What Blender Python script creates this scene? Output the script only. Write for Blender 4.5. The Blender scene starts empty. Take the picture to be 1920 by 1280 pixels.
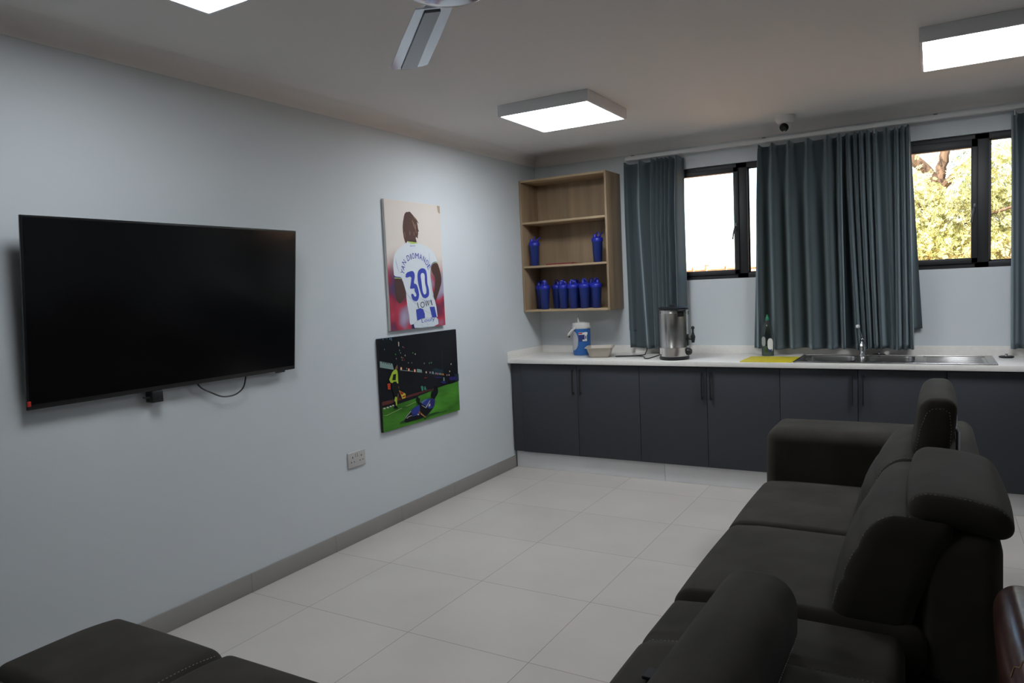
import bpy, bmesh, math, random
from mathutils import Vector, Matrix
from mathutils.geometry import tessellate_polygon
from mathutils.bvhtree import BVHTree

scene = bpy.context.scene
COL = scene.collection
random.seed(7)
PI = math.pi

# ------------------------------------------------------------------ camera
cam_data = bpy.data.cameras.new('camera')
cam = bpy.data.objects.new('camera', cam_data)
COL.objects.link(cam)
scene.camera = cam
YAW, PITCH, ROLL = 0.5288, -0.0747, -0.0445
CAM = Vector((2.9866, -5.6296, 1.4792))
fw = Vector((-math.sin(YAW) * math.cos(PITCH), math.cos(YAW) * math.cos(PITCH), math.sin(PITCH)))
rt = Vector((math.cos(YAW), math.sin(YAW), 0))
up = rt.cross(fw)
cr, sr = math.cos(ROLL), math.sin(ROLL)
r2, u2 = cr * rt + sr * up, -sr * rt + cr * up
mw = Matrix((r2, u2, -fw)).transposed().to_4x4()
mw.translation = CAM
cam.matrix_world = mw
cam_data.sensor_width = 36.0
cam_data.lens = 1356.32 / 1920 * 36.0
cam_data.clip_start = 0.05

# ------------------------------------------------------------------ world, sun, exposure
world = bpy.data.worlds.new('sky')
scene.world = world
world.use_nodes = True
wn = world.node_tree.nodes
bg = wn['Background']
sky = wn.new('ShaderNodeTexSky')
sky.sky_type = 'NISHITA'
sky.sun_disc = False
sky.sun_elevation = math.radians(38)
sky.sun_rotation = math.radians(200)
world.node_tree.links.new(sky.outputs['Color'], bg.inputs['Color'])
bg.inputs['Strength'].default_value = 0.6

sun_data = bpy.data.lights.new('sun', 'SUN')
sun_data.energy = 30.0
sun_data.color = (1.0, 0.86, 0.66)
sun_data.angle = math.radians(0.6)
sun = bpy.data.objects.new('sun', sun_data)
COL.objects.link(sun)
sun.location = (0, -12, 14)
sun.rotation_euler = Vector((0.32, 0.72, -0.62)).to_track_quat('-Z', 'Y').to_euler()

PANEL_LIGHT = 23.5          # radiance of the LED ceiling panels
scene.view_settings.view_transform = 'Standard'
scene.view_settings.look = 'None'
scene.view_settings.gamma = 1
scene.view_settings.exposure = 0.0
scene.view_settings.use_curve_mapping = False
scene.cycles.use_denoising = True
scene.cycles.max_bounces = 10
scene.cycles.diffuse_bounces = 6
scene.cycles.sample_clamp_indirect = 4.0

# ------------------------------------------------------------------ materials
def mat(name, color, rough=0.5, metal=0.0, spec=0.5, noise=None, sheen=0.0, emit=None, coat=0.0, alpha=None, bump=None):
    """principled material; noise=(scale, amount, stretch) mottles the colour, bump=(scale, strength)"""
    m = bpy.data.materials.new(name)
    m.use_nodes = True
    nt = m.node_tree
    p = nt.nodes['Principled BSDF']
    p.inputs['Base Color'].default_value = (*color, 1)
    p.inputs['Roughness'].default_value = rough
    p.inputs['Metallic'].default_value = metal
    p.inputs['Specular IOR Level'].default_value = spec
    if sheen:
        p.inputs['Sheen Weight'].default_value = sheen
        p.inputs['Sheen Roughness'].default_value = 0.6
    if coat:
        p.inputs['Coat Weight'].default_value = coat
        p.inputs['Coat Roughness'].default_value = 0.1
    if emit:
        p.inputs['Emission Color'].default_value = (*emit[:3], 1)
        p.inputs['Emission Strength'].default_value = emit[3]
    if noise or bump:
        tc = nt.nodes.new('ShaderNodeTexCoord')
        mp = nt.nodes.new('ShaderNodeMapping')
        nt.links.new(tc.outputs['Object'], mp.inputs['Vector'])
    if noise:
        mp.inputs['Scale'].default_value = noise[2] if len(noise) > 2 else (1, 1, 1)
        n = nt.nodes.new('ShaderNodeTexNoise')
        n.inputs['Scale'].default_value = noise[0]
        n.inputs['Detail'].default_value = 5
        nt.links.new(mp.outputs['Vector'], n.inputs['Vector'])
        r = nt.nodes.new('ShaderNodeValToRGB')
        a = noise[1]
        r.color_ramp.elements[0].position = 0.3
        r.color_ramp.elements[1].position = 0.7
        r.color_ramp.elements[0].color = (*[c * (1 - a) for c in color], 1)
        r.color_ramp.elements[1].color = (*[min(1, c * (1 + a)) for c in color], 1)
        nt.links.new(n.outputs['Fac'], r.inputs['Fac'])
        nt.links.new(r.outputs['Color'], p.inputs['Base Color'])
    if bump:
        nb = nt.nodes.new('ShaderNodeTexNoise')
        nb.inputs['Scale'].default_value = bump[0]
        nb.inputs['Detail'].default_value = 6
        nt.links.new(tc.outputs['Object'], nb.inputs['Vector'])
        b = nt.nodes.new('ShaderNodeBump')
        b.inputs['Strength'].default_value = bump[1]
        b.inputs['Distance'].default_value = 0.01
        nt.links.new(nb.outputs['Fac'], b.inputs['Height'])
        nt.links.new(b.outputs['Normal'], p.inputs['Normal'])
    return m

def clear_mat(name, tint=(1, 1, 1), gloss=0.08, rough=0.02):
    m = bpy.data.materials.new(name)
    m.use_nodes = True
    nt = m.node_tree
    nt.nodes.remove(nt.nodes['Principled BSDF'])
    out = nt.nodes['Material Output']
    t = nt.nodes.new('ShaderNodeBsdfTransparent'); t.inputs['Color'].default_value = (*tint, 1)
    g = nt.nodes.new('ShaderNodeBsdfGlossy'); g.inputs['Roughness'].default_value = rough
    mx = nt.nodes.new('ShaderNodeMixShader'); mx.inputs['Fac'].default_value = gloss
    nt.links.new(t.outputs[0], mx.inputs[1]); nt.links.new(g.outputs[0], mx.inputs[2])
    nt.links.new(mx.outputs[0], out.inputs['Surface'])
    return m

def tile_mat(name, c1, c2, grout, off, axes='xy', rough=0.32):
    m = bpy.data.materials.new(name)
    m.use_nodes = True
    nt = m.node_tree
    p = nt.nodes['Principled BSDF']
    geo = nt.nodes.new('ShaderNodeNewGeometry')
    sep = nt.nodes.new('ShaderNodeSeparateXYZ'); nt.links.new(geo.outputs['Position'], sep.inputs[0])
    com = nt.nodes.new('ShaderNodeCombineXYZ')
    for k in range(2):
        ad = nt.nodes.new('ShaderNodeMath'); ad.operation = 'SUBTRACT'
        nt.links.new(sep.outputs['XYZ'.index(axes[k].upper())], ad.inputs[0]); ad.inputs[1].default_value = off[k]
        nt.links.new(ad.outputs[0], com.inputs[k])
    br = nt.nodes.new('ShaderNodeTexBrick')
    br.offset = 0.0
    nt.links.new(com.outputs[0], br.inputs['Vector'])
    br.inputs['Scale'].default_value = 1.0
    br.inputs['Brick Width'].default_value = 0.6
    br.inputs['Row Height'].default_value = 0.6
    br.inputs['Mortar Size'].default_value = 0.0018
    br.inputs['Mortar Smooth'].default_value = 0.2
    br.inputs['Bias'].default_value = 0.0
    br.inputs['Color1'].default_value = (*c1, 1); br.inputs['Color2'].default_value = (*c2, 1)
    br.inputs['Mortar'].default_value = (*grout, 1)
    n = nt.nodes.new('ShaderNodeTexNoise'); n.inputs['Scale'].default_value = 3.0; n.inputs['Detail'].default_value = 8
    nt.links.new(geo.outputs['Position'], n.inputs['Vector'])
    mr = nt.nodes.new('ShaderNodeMapRange'); mr.inputs[3].default_value = 0.9; mr.inputs[4].default_value = 1.08
    nt.links.new(n.outputs['Fac'], mr.inputs[0])
    vm = nt.nodes.new('ShaderNodeVectorMath'); vm.operation = 'SCALE'
    nt.links.new(br.outputs['Color'], vm.inputs[0]); nt.links.new(mr.outputs[0], vm.inputs['Scale'])
    nt.links.new(vm.outputs[0], p.inputs['Base Color'])
    p.inputs['Roughness'].default_value = rough
    p.inputs['Specular IOR Level'].default_value = 0.4
    return m

def emit_mat(name, color, strength):
    m = bpy.data.materials.new(name)
    m.use_nodes = True
    nt = m.node_tree
    nt.nodes.remove(nt.nodes['Principled BSDF'])
    e = nt.nodes.new('ShaderNodeEmission')
    e.inputs['Color'].default_value = (*color, 1); e.inputs['Strength'].default_value = strength
    nt.links.new(e.outputs[0], nt.nodes['Material Output'].inputs['Surface'])
    return m

M_WALL = mat('wall_paint', (0.61, 0.645, 0.668), 0.75, spec=0.25, noise=(1.2, 0.015), bump=(60, 0.03))
M_CEIL = mat('ceiling_paint', (0.82, 0.80, 0.78), 0.9, spec=0.1)
M_CORN = mat('cornice_paint', (0.80, 0.78, 0.76), 0.8, spec=0.2)
M_FLOOR = tile_mat('floor_tile', (0.56, 0.52, 0.485), (0.525, 0.49, 0.455), (0.27, 0.235, 0.19), (0.404, -3.247))
M_SKIRT = tile_mat('skirting_tile', (0.29, 0.275, 0.258), (0.275, 0.262, 0.247), (0.19, 0.175, 0.16), (-3.247, -0.3), 'yz')
M_CAB = mat('cabinet_board', (0.040, 0.044, 0.052), 0.55, spec=0.35)
M_CABIN = mat('cabinet_inside', (0.03, 0.03, 0.033), 0.8)
M_BLACK = mat('black_metal', (0.012, 0.012, 0.013), 0.45)
M_PLASTIC = mat('black_plastic', (0.012, 0.012, 0.013), 0.4)
M_PLINTH = mat('plinth_board', (0.86, 0.86, 0.87), 0.42, spec=0.5, noise=(3, 0.03))
M_TOP = mat('white_stone', (0.80, 0.775, 0.735), 0.28, noise=(40, 0.03))
M_OAK = mat('oak_board', (0.32, 0.23, 0.145), 0.55, spec=0.3, noise=(5, 0.22, (2.6, 2.6, 0.22)))
M_OAKH = mat('oak_edge', (0.42, 0.31, 0.19), 0.55, spec=0.3, noise=(7, 0.15, (0.35, 6, 6)))
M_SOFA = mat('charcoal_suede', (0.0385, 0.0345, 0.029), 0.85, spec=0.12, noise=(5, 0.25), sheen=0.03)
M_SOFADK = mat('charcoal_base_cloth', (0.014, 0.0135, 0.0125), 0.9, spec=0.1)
M_STITCH = mat('pale_thread', (0.24, 0.225, 0.20), 0.8)
M_CHROME = mat('chrome', (0.8, 0.8, 0.82), 0.12, metal=1)
M_STEEL = mat('brushed_steel', (0.60, 0.58, 0.55), 0.27, metal=1)
M_SINK = mat('sink_steel', (0.50, 0.49, 0.48), 0.25, metal=1)
M_CURT = mat('teal_curtain_cloth', (0.046, 0.060, 0.067), 0.85, spec=0.1, sheen=0.6, bump=(300, 0.08))
M_CURT.node_tree.nodes['Principled BSDF'].inputs['Sheen Tint'].default_value = (0.71, 0.86, 0.92, 1)
M_WHITEPL = mat('white_plastic', (0.74, 0.74, 0.73), 0.4)
M_RAIL = mat('white_rail', (0.60, 0.60, 0.60), 0.45)
M_FRAME = mat('black_window_frame', (0.020, 0.020, 0.022), 0.5)
M_HANDLE = mat('dark_window_handle', (0.05, 0.05, 0.055), 0.35)
M_GLASS = clear_mat('window_glass', (0.97, 0.98, 0.98), 0.03, 0.0)
M_PANEL = emit_mat('panel_diffuser', (0.90, 0.95, 1.0), PANEL_LIGHT)
M_PANELDIM = emit_mat('panel_diffuser_dimmed', (0.90, 0.95, 1.0), PANEL_LIGHT * 0.62)  # same panel, emission turned down only to darken the television wall
M_PANELFR = mat('panel_frame', (0.80, 0.81, 0.83), 0.5)
M_SCREEN = mat('tv_screen', (0.003, 0.003, 0.0035), 0.16, spec=0.4)
M_TVFR = mat('tv_bezel', (0.008, 0.008, 0.009), 0.25)
M_FANM = mat('fan_polished_metal', (0.62, 0.64, 0.68), 0.14, metal=1)
M_FAND = mat('fan_grey_metal', (0.26, 0.27, 0.28), 0.3, metal=1)

# ------------------------------------------------------------------ mesh builder
class MB:
    def __init__(s, org=(0, 0, 0)):
        s.o = Vector(org); s.v = []; s.f = []; s.mi = []
    def add(s, verts, faces, m=0, fn=None):
        b = len(s.v)
        for p in verts:
            p = Vector(fn(*p)) if fn else Vector(p)
            s.v.append(p - s.o)
        for f in faces:
            s.f.append(tuple(i + b for i in f)); s.mi.append(m)
        return s
    def box(s, x0, x1, y0, y1, z0, z1, m=0, fn=None):
        v = [(x, y, z) for x in (x0, x1) for y in (y0, y1) for z in (z0, z1)]
        f = [(0, 1, 3, 2), (4, 6, 7, 5), (0, 4, 5, 1), (2, 3, 7, 6), (0, 2, 6, 4), (1, 5, 7, 3)]
        return s.add(v, f, m, fn)
    def rbox(s, x0, x1, y0, y1, z0, z1, r=0.004, seg=2, mid=(0, 0, 0), puff=(0, 0, 0), m=0, fn=None):
        lo, hi = (x0, y0, z0), (x1, y1, z1)
        if not isinstance(r, (tuple, list)): r = (r, r, r)
        r = [min(r[a], (hi[a] - lo[a]) * 0.499) for a in range(3)]
        ax = []
        for a in range(3):
            c = [lo[a] + r[a] * (1 - math.tan((seg - k) / seg * PI / 4)) for k in range(seg + 1)]
            inner0, inner1 = lo[a] + r[a], hi[a] - r[a]
            ms = [inner0 + (inner1 - inner0) * (k + 1) / (mid[a] + 1) for k in range(mid[a])]
            c = c + ms + [hi[a] - r[a] * (1 - math.tan((seg - k) / seg * PI / 4)) for k in range(seg, -1, -1)]
            ax.append(c)
        n = [len(c) for c in ax]
        idx = {}; vs = []; fs = []
        cen = [(lo[a] + hi[a]) / 2 for a in range(3)]; half = [(hi[a] - lo[a]) / 2 for a in range(3)]
        def vert(i, j, k):
            key = (i, j, k)
            if key in idx: return idx[key]
            p = [ax[0][i], ax[1][j], ax[2][k]]
            q = [min(max(p[a], lo[a] + r[a]), hi[a] - r[a]) for a in range(3)]
            d = [(p[a] - q[a]) / r[a] for a in range(3)]
            L = math.sqrt(sum(e * e for e in d)) or 1
            w = [q[a] + r[a] * d[a] / L for a in range(3)]
            t = [(w[a] - cen[a]) / half[a] for a in range(3)]
            res = list(w)
            for a in range(3):
                b, c = (a + 1) % 3, (a + 2) % 3
                res[a] += puff[a] * t[a] * max(0, 1 - t[b] ** 2) * max(0, 1 - t[c] ** 2)
            idx[key] = len(vs); vs.append(tuple(res))
            return idx[key]
        X, Y, Z = n[0] - 1, n[1] - 1, n[2] - 1
        for j in range(Y):
            for k in range(Z):
                fs.append((vert(0, j, k), vert(0, j, k + 1), vert(0, j + 1, k + 1), vert(0, j + 1, k)))
                fs.append((vert(X, j, k), vert(X, j + 1, k), vert(X, j + 1, k + 1), vert(X, j, k + 1)))
        for i in range(X):
            for k in range(Z):
                fs.append((vert(i, 0, k), vert(i + 1, 0, k), vert(i + 1, 0, k + 1), vert(i, 0, k + 1)))
                fs.append((vert(i, Y, k), vert(i, Y, k + 1), vert(i + 1, Y, k + 1), vert(i + 1, Y, k)))
        for i in range(X):
            for j in range(Y):
                fs.append((vert(i, j, 0), vert(i, j + 1, 0), vert(i + 1, j + 1, 0), vert(i + 1, j, 0)))
                fs.append((vert(i, j, Z), vert(i + 1, j, Z), vert(i + 1, j + 1, Z), vert(i, j + 1, Z)))
        return s.add(vs, fs, m, fn)
    def tube(s, pts, r, n=8, m=0, caps=True):
        pts = [Vector(p) for p in pts]
        rr = r if isinstance(r, (list, tuple)) else [r] * len(pts)
        vs = []; fs = []
        t0 = (pts[1] - pts[0]).normalized()
        ref = Vector((0, 0, 1)) if abs(t0.z) < 0.9 else Vector((1, 0, 0))
        u = t0.cross(ref).normalized()
        for i, p in enumerate(pts):
            a = pts[max(0, i - 1)]; b = pts[min(len(pts) - 1, i + 1)]
            t = (b - a).normalized()
            u = (u - t * u.dot(t)).normalized()
            w = t.cross(u)
            for k in range(n):
                an = 2 * PI * k / n
                vs.append(p + (u * math.cos(an) + w * math.sin(an)) * rr[i])
        for i in range(len(pts) - 1):
            for k in range(n):
                a, b = i * n + k, i * n + (k + 1) % n
                fs.append((a, b, b + n, a + n))
        if caps:
            fs.append(tuple(reversed(range(n)))); fs.append(tuple(range((len(pts) - 1) * n, len(pts) * n)))
        return s.add(vs, fs, m)
    def lathe(s, prof, c=(0, 0, 0), n=32, m=0, sx=1, sy=1, fn=None):
        """profile of (radius, z) turned about z; radius 0 ends are closed"""
        vs = []; fs = []
        for r, z in prof:
            for k in range(n):
                a = 2 * PI * k / n
                vs.append((c[0] + max(r, 1e-5) * math.cos(a) * sx, c[1] + max(r, 1e-5) * math.sin(a) * sy, c[2] + z))
        for i in range(len(prof) - 1):
            for k in range(n):
                a, b = i * n + k, i * n + (k + 1) % n
                fs.append((a, b, b + n, a + n))
        fs.append(tuple(reversed(range(n)))); fs.append(tuple(range((len(prof) - 1) * n, len(prof) * n)))
        return s.add(vs, fs, m, fn)
    def prism(s, poly, mapf, d0, d1, m=0):
        """polygon (2d) extruded: mapf(u, v, depth) -> xyz"""
        n = len(poly)
        tri = tessellate_polygon([[Vector((p[0], p[1], 0)) for p in poly]])
        vs = [mapf(p[0], p[1], d1) for p in poly] + [mapf(p[0], p[1], d0) for p in poly]
        fs = [tuple(t) for t in tri] + [tuple(i + n for i in reversed(t)) for t in tri]
        fs += [(i, (i + 1) % n, (i + 1) % n + n, i + n) for i in range(n)]
        return s.add(vs, fs, m)
    def flat(s, poly, mapf, m=0):
        tri = tessellate_polygon([[Vector((p[0], p[1], 0)) for p in poly]])
        return s.add([mapf(p[0], p[1]) for p in poly], [tuple(t) for t in tri], m)
    def build(s, name, mats, parent=None, angle=35, smooth=True, recalc=True):
        me = bpy.data.meshes.new(name)
        me.from_pydata([tuple(v) for v in s.v], [], s.f)
        if not isinstance(mats, (list, tuple)): mats = [mats]
        for m in mats: me.materials.append(m)
        me.polygons.foreach_set('material_index', s.mi)
        if recalc:
            bm = bmesh.new(); bm.from_mesh(me)
            bmesh.ops.recalc_face_normals(bm, faces=bm.faces[:])
            bm.to_mesh(me); bm.free()
        if smooth:
            me.polygons.foreach_set('use_smooth', [True] * len(me.polygons))
            me.set_sharp_from_angle(angle=math.radians(angle))
        me.update()
        o = bpy.data.objects.new(name, me)
        COL.objects.link(o)
        if parent is not None: o.parent = parent
        else: o.location = s.o
        return o
    def bvh(s):
        return BVHTree.FromPolygons([v + s.o for v in s.v], s.f)

def tag(o, label, cat, group=None, kind=None):
    o['label'] = label; o['category'] = cat
    if group: o['group'] = group
    if kind: o['kind'] = kind
    return o

def thing(name, label, cat, loc=(0, 0, 0), group=None, kind=None, rz=0.0):
    o = bpy.data.objects.new(name, None)
    o.empty_display_size = 0.1
    COL.objects.link(o)
    o.location = loc
    o.rotation_euler = (0, 0, rz)
    return tag(o, label, cat, group, kind)

def children(o): return [c for c in bpy.data.objects if c.parent == o]

def copy_tree(o, parent=None):
    kids = children(o)
    c = o.copy(); COL.objects.link(c); c.parent = parent
    for k in kids: copy_tree(k, c)
    return c

def structure(mb, name, mats, label, cat, **kw):
    return tag(mb.build(name, mats, **kw), label, cat, kind='structure')

def stitch(mb, pts, step=0.012, ln=0.0075, r=0.0012, bvh=None, d=None, lift=0.0009, m=0):
    """dashed thread along a polyline, laid on a surface when a bvh and a casting direction are given"""
    pts = [Vector(p) for p in pts]
    dense = []
    for a, b in zip(pts, pts[1:]):
        L = (b - a).length; k = max(1, int(L / 0.002))
        dense += [a + (b - a) * (i / k) for i in range(k)]
    dense.append(pts[-1])
    if bvh:
        out = []
        for p in dense:
            h = bvh.ray_cast(p, Vector(d))
            if h[0] is not None: out.append(h[0] - Vector(d).normalized() * lift)
        dense = out
    acc = 0; cur = []
    for a, b in zip(dense, dense[1:]):
        if (acc % step) < ln: cur.append(a)
        elif len(cur) > 1:
            mb.tube(cur, r, 4, m); cur = []
        else: cur = []
        acc += (b - a).length
    if len(cur) > 1: mb.tube(cur, r, 4, m)
    return mb

def seam(o, parent, pts, m=None, **kw):
    st = MB(o); stitch(st, pts, **kw)
    return st.build('stitching', m or M_STITCH, parent)

def text_polys(body):
    """outline meshes of a string with Blender's built in font; returns (verts, faces), unit size, centred"""
    cu = bpy.data.curves.new('t', 'FONT'); cu.body = body; cu.size = 1.0
    cu.align_x = 'CENTER'; cu.align_y = 'CENTER'
    ob = bpy.data.objects.new('t', cu); COL.objects.link(ob)
    dg = bpy.context.evaluated_depsgraph_get()
    me = bpy.data.meshes.new_from_object(ob.evaluated_get(dg))
    vs = [tuple(v.co) for v in me.vertices]; fs = [tuple(p.vertices) for p in me.polygons]
    bpy.data.objects.remove(ob); bpy.data.curves.remove(cu); bpy.data.meshes.remove(me)
    xs = [v[0] for v in vs]; ys = [v[1] for v in vs]
    cx, cy = (min(xs) + max(xs)) / 2, (min(ys) + max(ys)) / 2
    w, h = max(xs) - min(xs), max(ys) - min(ys)
    return [((v[0] - cx), (v[1] - cy)) for v in vs], fs, w, h

def put_text(mb, body, cu, cv, width, height, ang, mapf, m):
    vs, fs, w, h = text_polys(body)
    c, s = math.cos(math.radians(ang)), math.sin(math.radians(ang))
    P = []
    for x, y in vs:
        x, y = x * width / w, y * height / h
        P.append(mapf(cu + c * x - s * y, cv + s * x + c * y))
    mb.add(P, fs, m)

# traced outlines of the printed pictures, in millimetres on each canvas
P1=[
 ('jersey',[(199,559),(216,568),(265,557),(333,565),(374,555),(434,544),(482,519),(509,495),(529,462),(537,440),(506,441),(480,430),(457,410),(454,403),(448,359),(449,319),(456,280),(463,244),(479,193),(489,164),(498,136),(503,93),(507,59),(438,61),(361,63),(314,58),(274,50),(242,34),(228,28),(195,28),(194,79),(187,119),(178,167),(174,215),(175,242),(160,280),(148,314),(130,342),(62,346),(59,387),(59,424),(71,472),(91,503),(130,529),(164,547)]),
 ('fold',[(444,501),(450,502),(450,447),(454,403),(442,406),(439,457)]),
 ('fold',[(128,369),(135,335),(155,287),(181,235),(241,195),(284,152),(262,163),(191,214),(175,238),(155,287)]),
 ('fold',[(441,330),(448,294),(460,237),(478,186),(458,205),(443,259)]),
 ('fold',[(315,199),(379,183),(438,177),(475,186),(438,165),(372,173)]),
 ('fold',[(85,472),(92,445),(104,404),(122,355),(99,393),(81,438)]),
 ('fold',[(318,127),(364,117),(433,89),(436,82),(375,106)]),
 ('skin',[(234,595),(302,604),(316,572),(303,569),(257,571),(222,572)]),
 ('hair',[(194,734),(203,751),(218,762),(241,765),(258,768),(268,762),(288,748),(311,733),(327,721),(339,705),(349,695),(339,697),(328,706),(335,679),(338,657),(346,642),(336,642),(335,624),(328,605),(332,596),(322,598),(311,606),(301,586),(286,582),(257,585),(234,581),(216,573),(199,559),(191,569),(180,597),(175,632),(175,665),(181,697),(189,719)]),
 ('strand',[(277,716),(286,710),(300,684),(307,655),(302,655),(288,684)]),
 ('strand',[(309,692),(316,685),(313,656),(318,627),(311,634),(307,663)]),
 ('strand',[(245,642),(250,639),(250,617),(244,611)]),
 ('strand',[(289,640),(293,633),(294,611),(288,618)]),
 ('strand',[(190,636),(195,629),(197,594),(192,601)]),
 ('strand',[(287,746),(311,731),(325,715),(316,718),(293,736)]),
 ('lime',[(216,569),(228,573),(257,572),(303,569),(333,565),(303,561),(265,557),(239,562)]),
 ('blue',[(64,347),(127,341),(128,337),(63,342)]),
 ('lime',[(63,339),(128,335),(129,330),(63,334)]),
 ('skin',[(63,334),(129,331),(140,324),(160,280),(175,232),(160,208),(135,191),(110,171),(92,176),(73,191),(65,215),(61,269)]),
 ('skin',[(534,436),(551,406),(567,362),(574,325),(569,292),(541,245),(513,203),(489,170),(475,190),(467,212),(482,243),(494,293),(499,337),(467,370),(457,395),(467,417),(493,434)]),
 ('lime',[(460,406),(470,423),(493,434),(515,437),(535,435),(533,440),(515,441),(487,437),(468,426),(456,411)]),
 ('blue',[(456,411),(468,429),(489,440),(515,445),(533,441),(532,439),(515,441),(490,436),(472,425),(460,409)]),
 ('blue',[(267,124),(312,133),(344,125),(360,93),(360,64),(314,60),(274,51)]),
 ('blue',[(418,136),(475,135),(495,61),(441,62),(433,89)]),
 ('shorts',[(242,33),(274,50),(314,58),(361,62),(438,60),(507,59),(511,1),(241,1),(234,28)]),
 ('fold',[(307,28),(346,5),(393,5),(388,23),(371,38),(393,0),(337,2)]),
 ('navy',[(211,29),(234,30),(244,1),(213,1)]),
 ('blue',[(183,369),(249,383),(271,368),(274,343),(256,298),(285,294),(301,269),(311,227),(303,200),(286,181),(263,180),(240,190),(227,213),(225,230),(245,231),(258,212),(273,210),(282,225),(260,250),(267,267),(212,262),(225,292),(239,347),(171,334)]),
 ('blue',[(306,368),(318,385),(348,399),(384,396),(401,381),(407,349),(406,295),(419,263),(422,227),(410,206),(379,195),(350,201),(331,227),(318,262),(303,311),(302,350)]),
 ('jersey',[(335,350),(347,366),(370,366),(382,353),(379,310),(384,281),(392,260),(390,232),(375,221),(360,224),(349,244),(345,279),(341,314)]),
 ('tan',[(561,828),(598,828),(597,779),(587,775),(571,785)]),
]
N1= [('Y', 148, 374, 65), ('A', 155, 403, 60), ('N', 169, 436, 50), ('D', 213, 465, 22), ('I', 241, 473, 12), ('O', 267, 479, 8), ('M', 308, 480, -2), ('A', 349, 473, -15), ('N', 384, 459, -26), ('D', 415, 435, -42), ('E', 434, 406, -60)]
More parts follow.
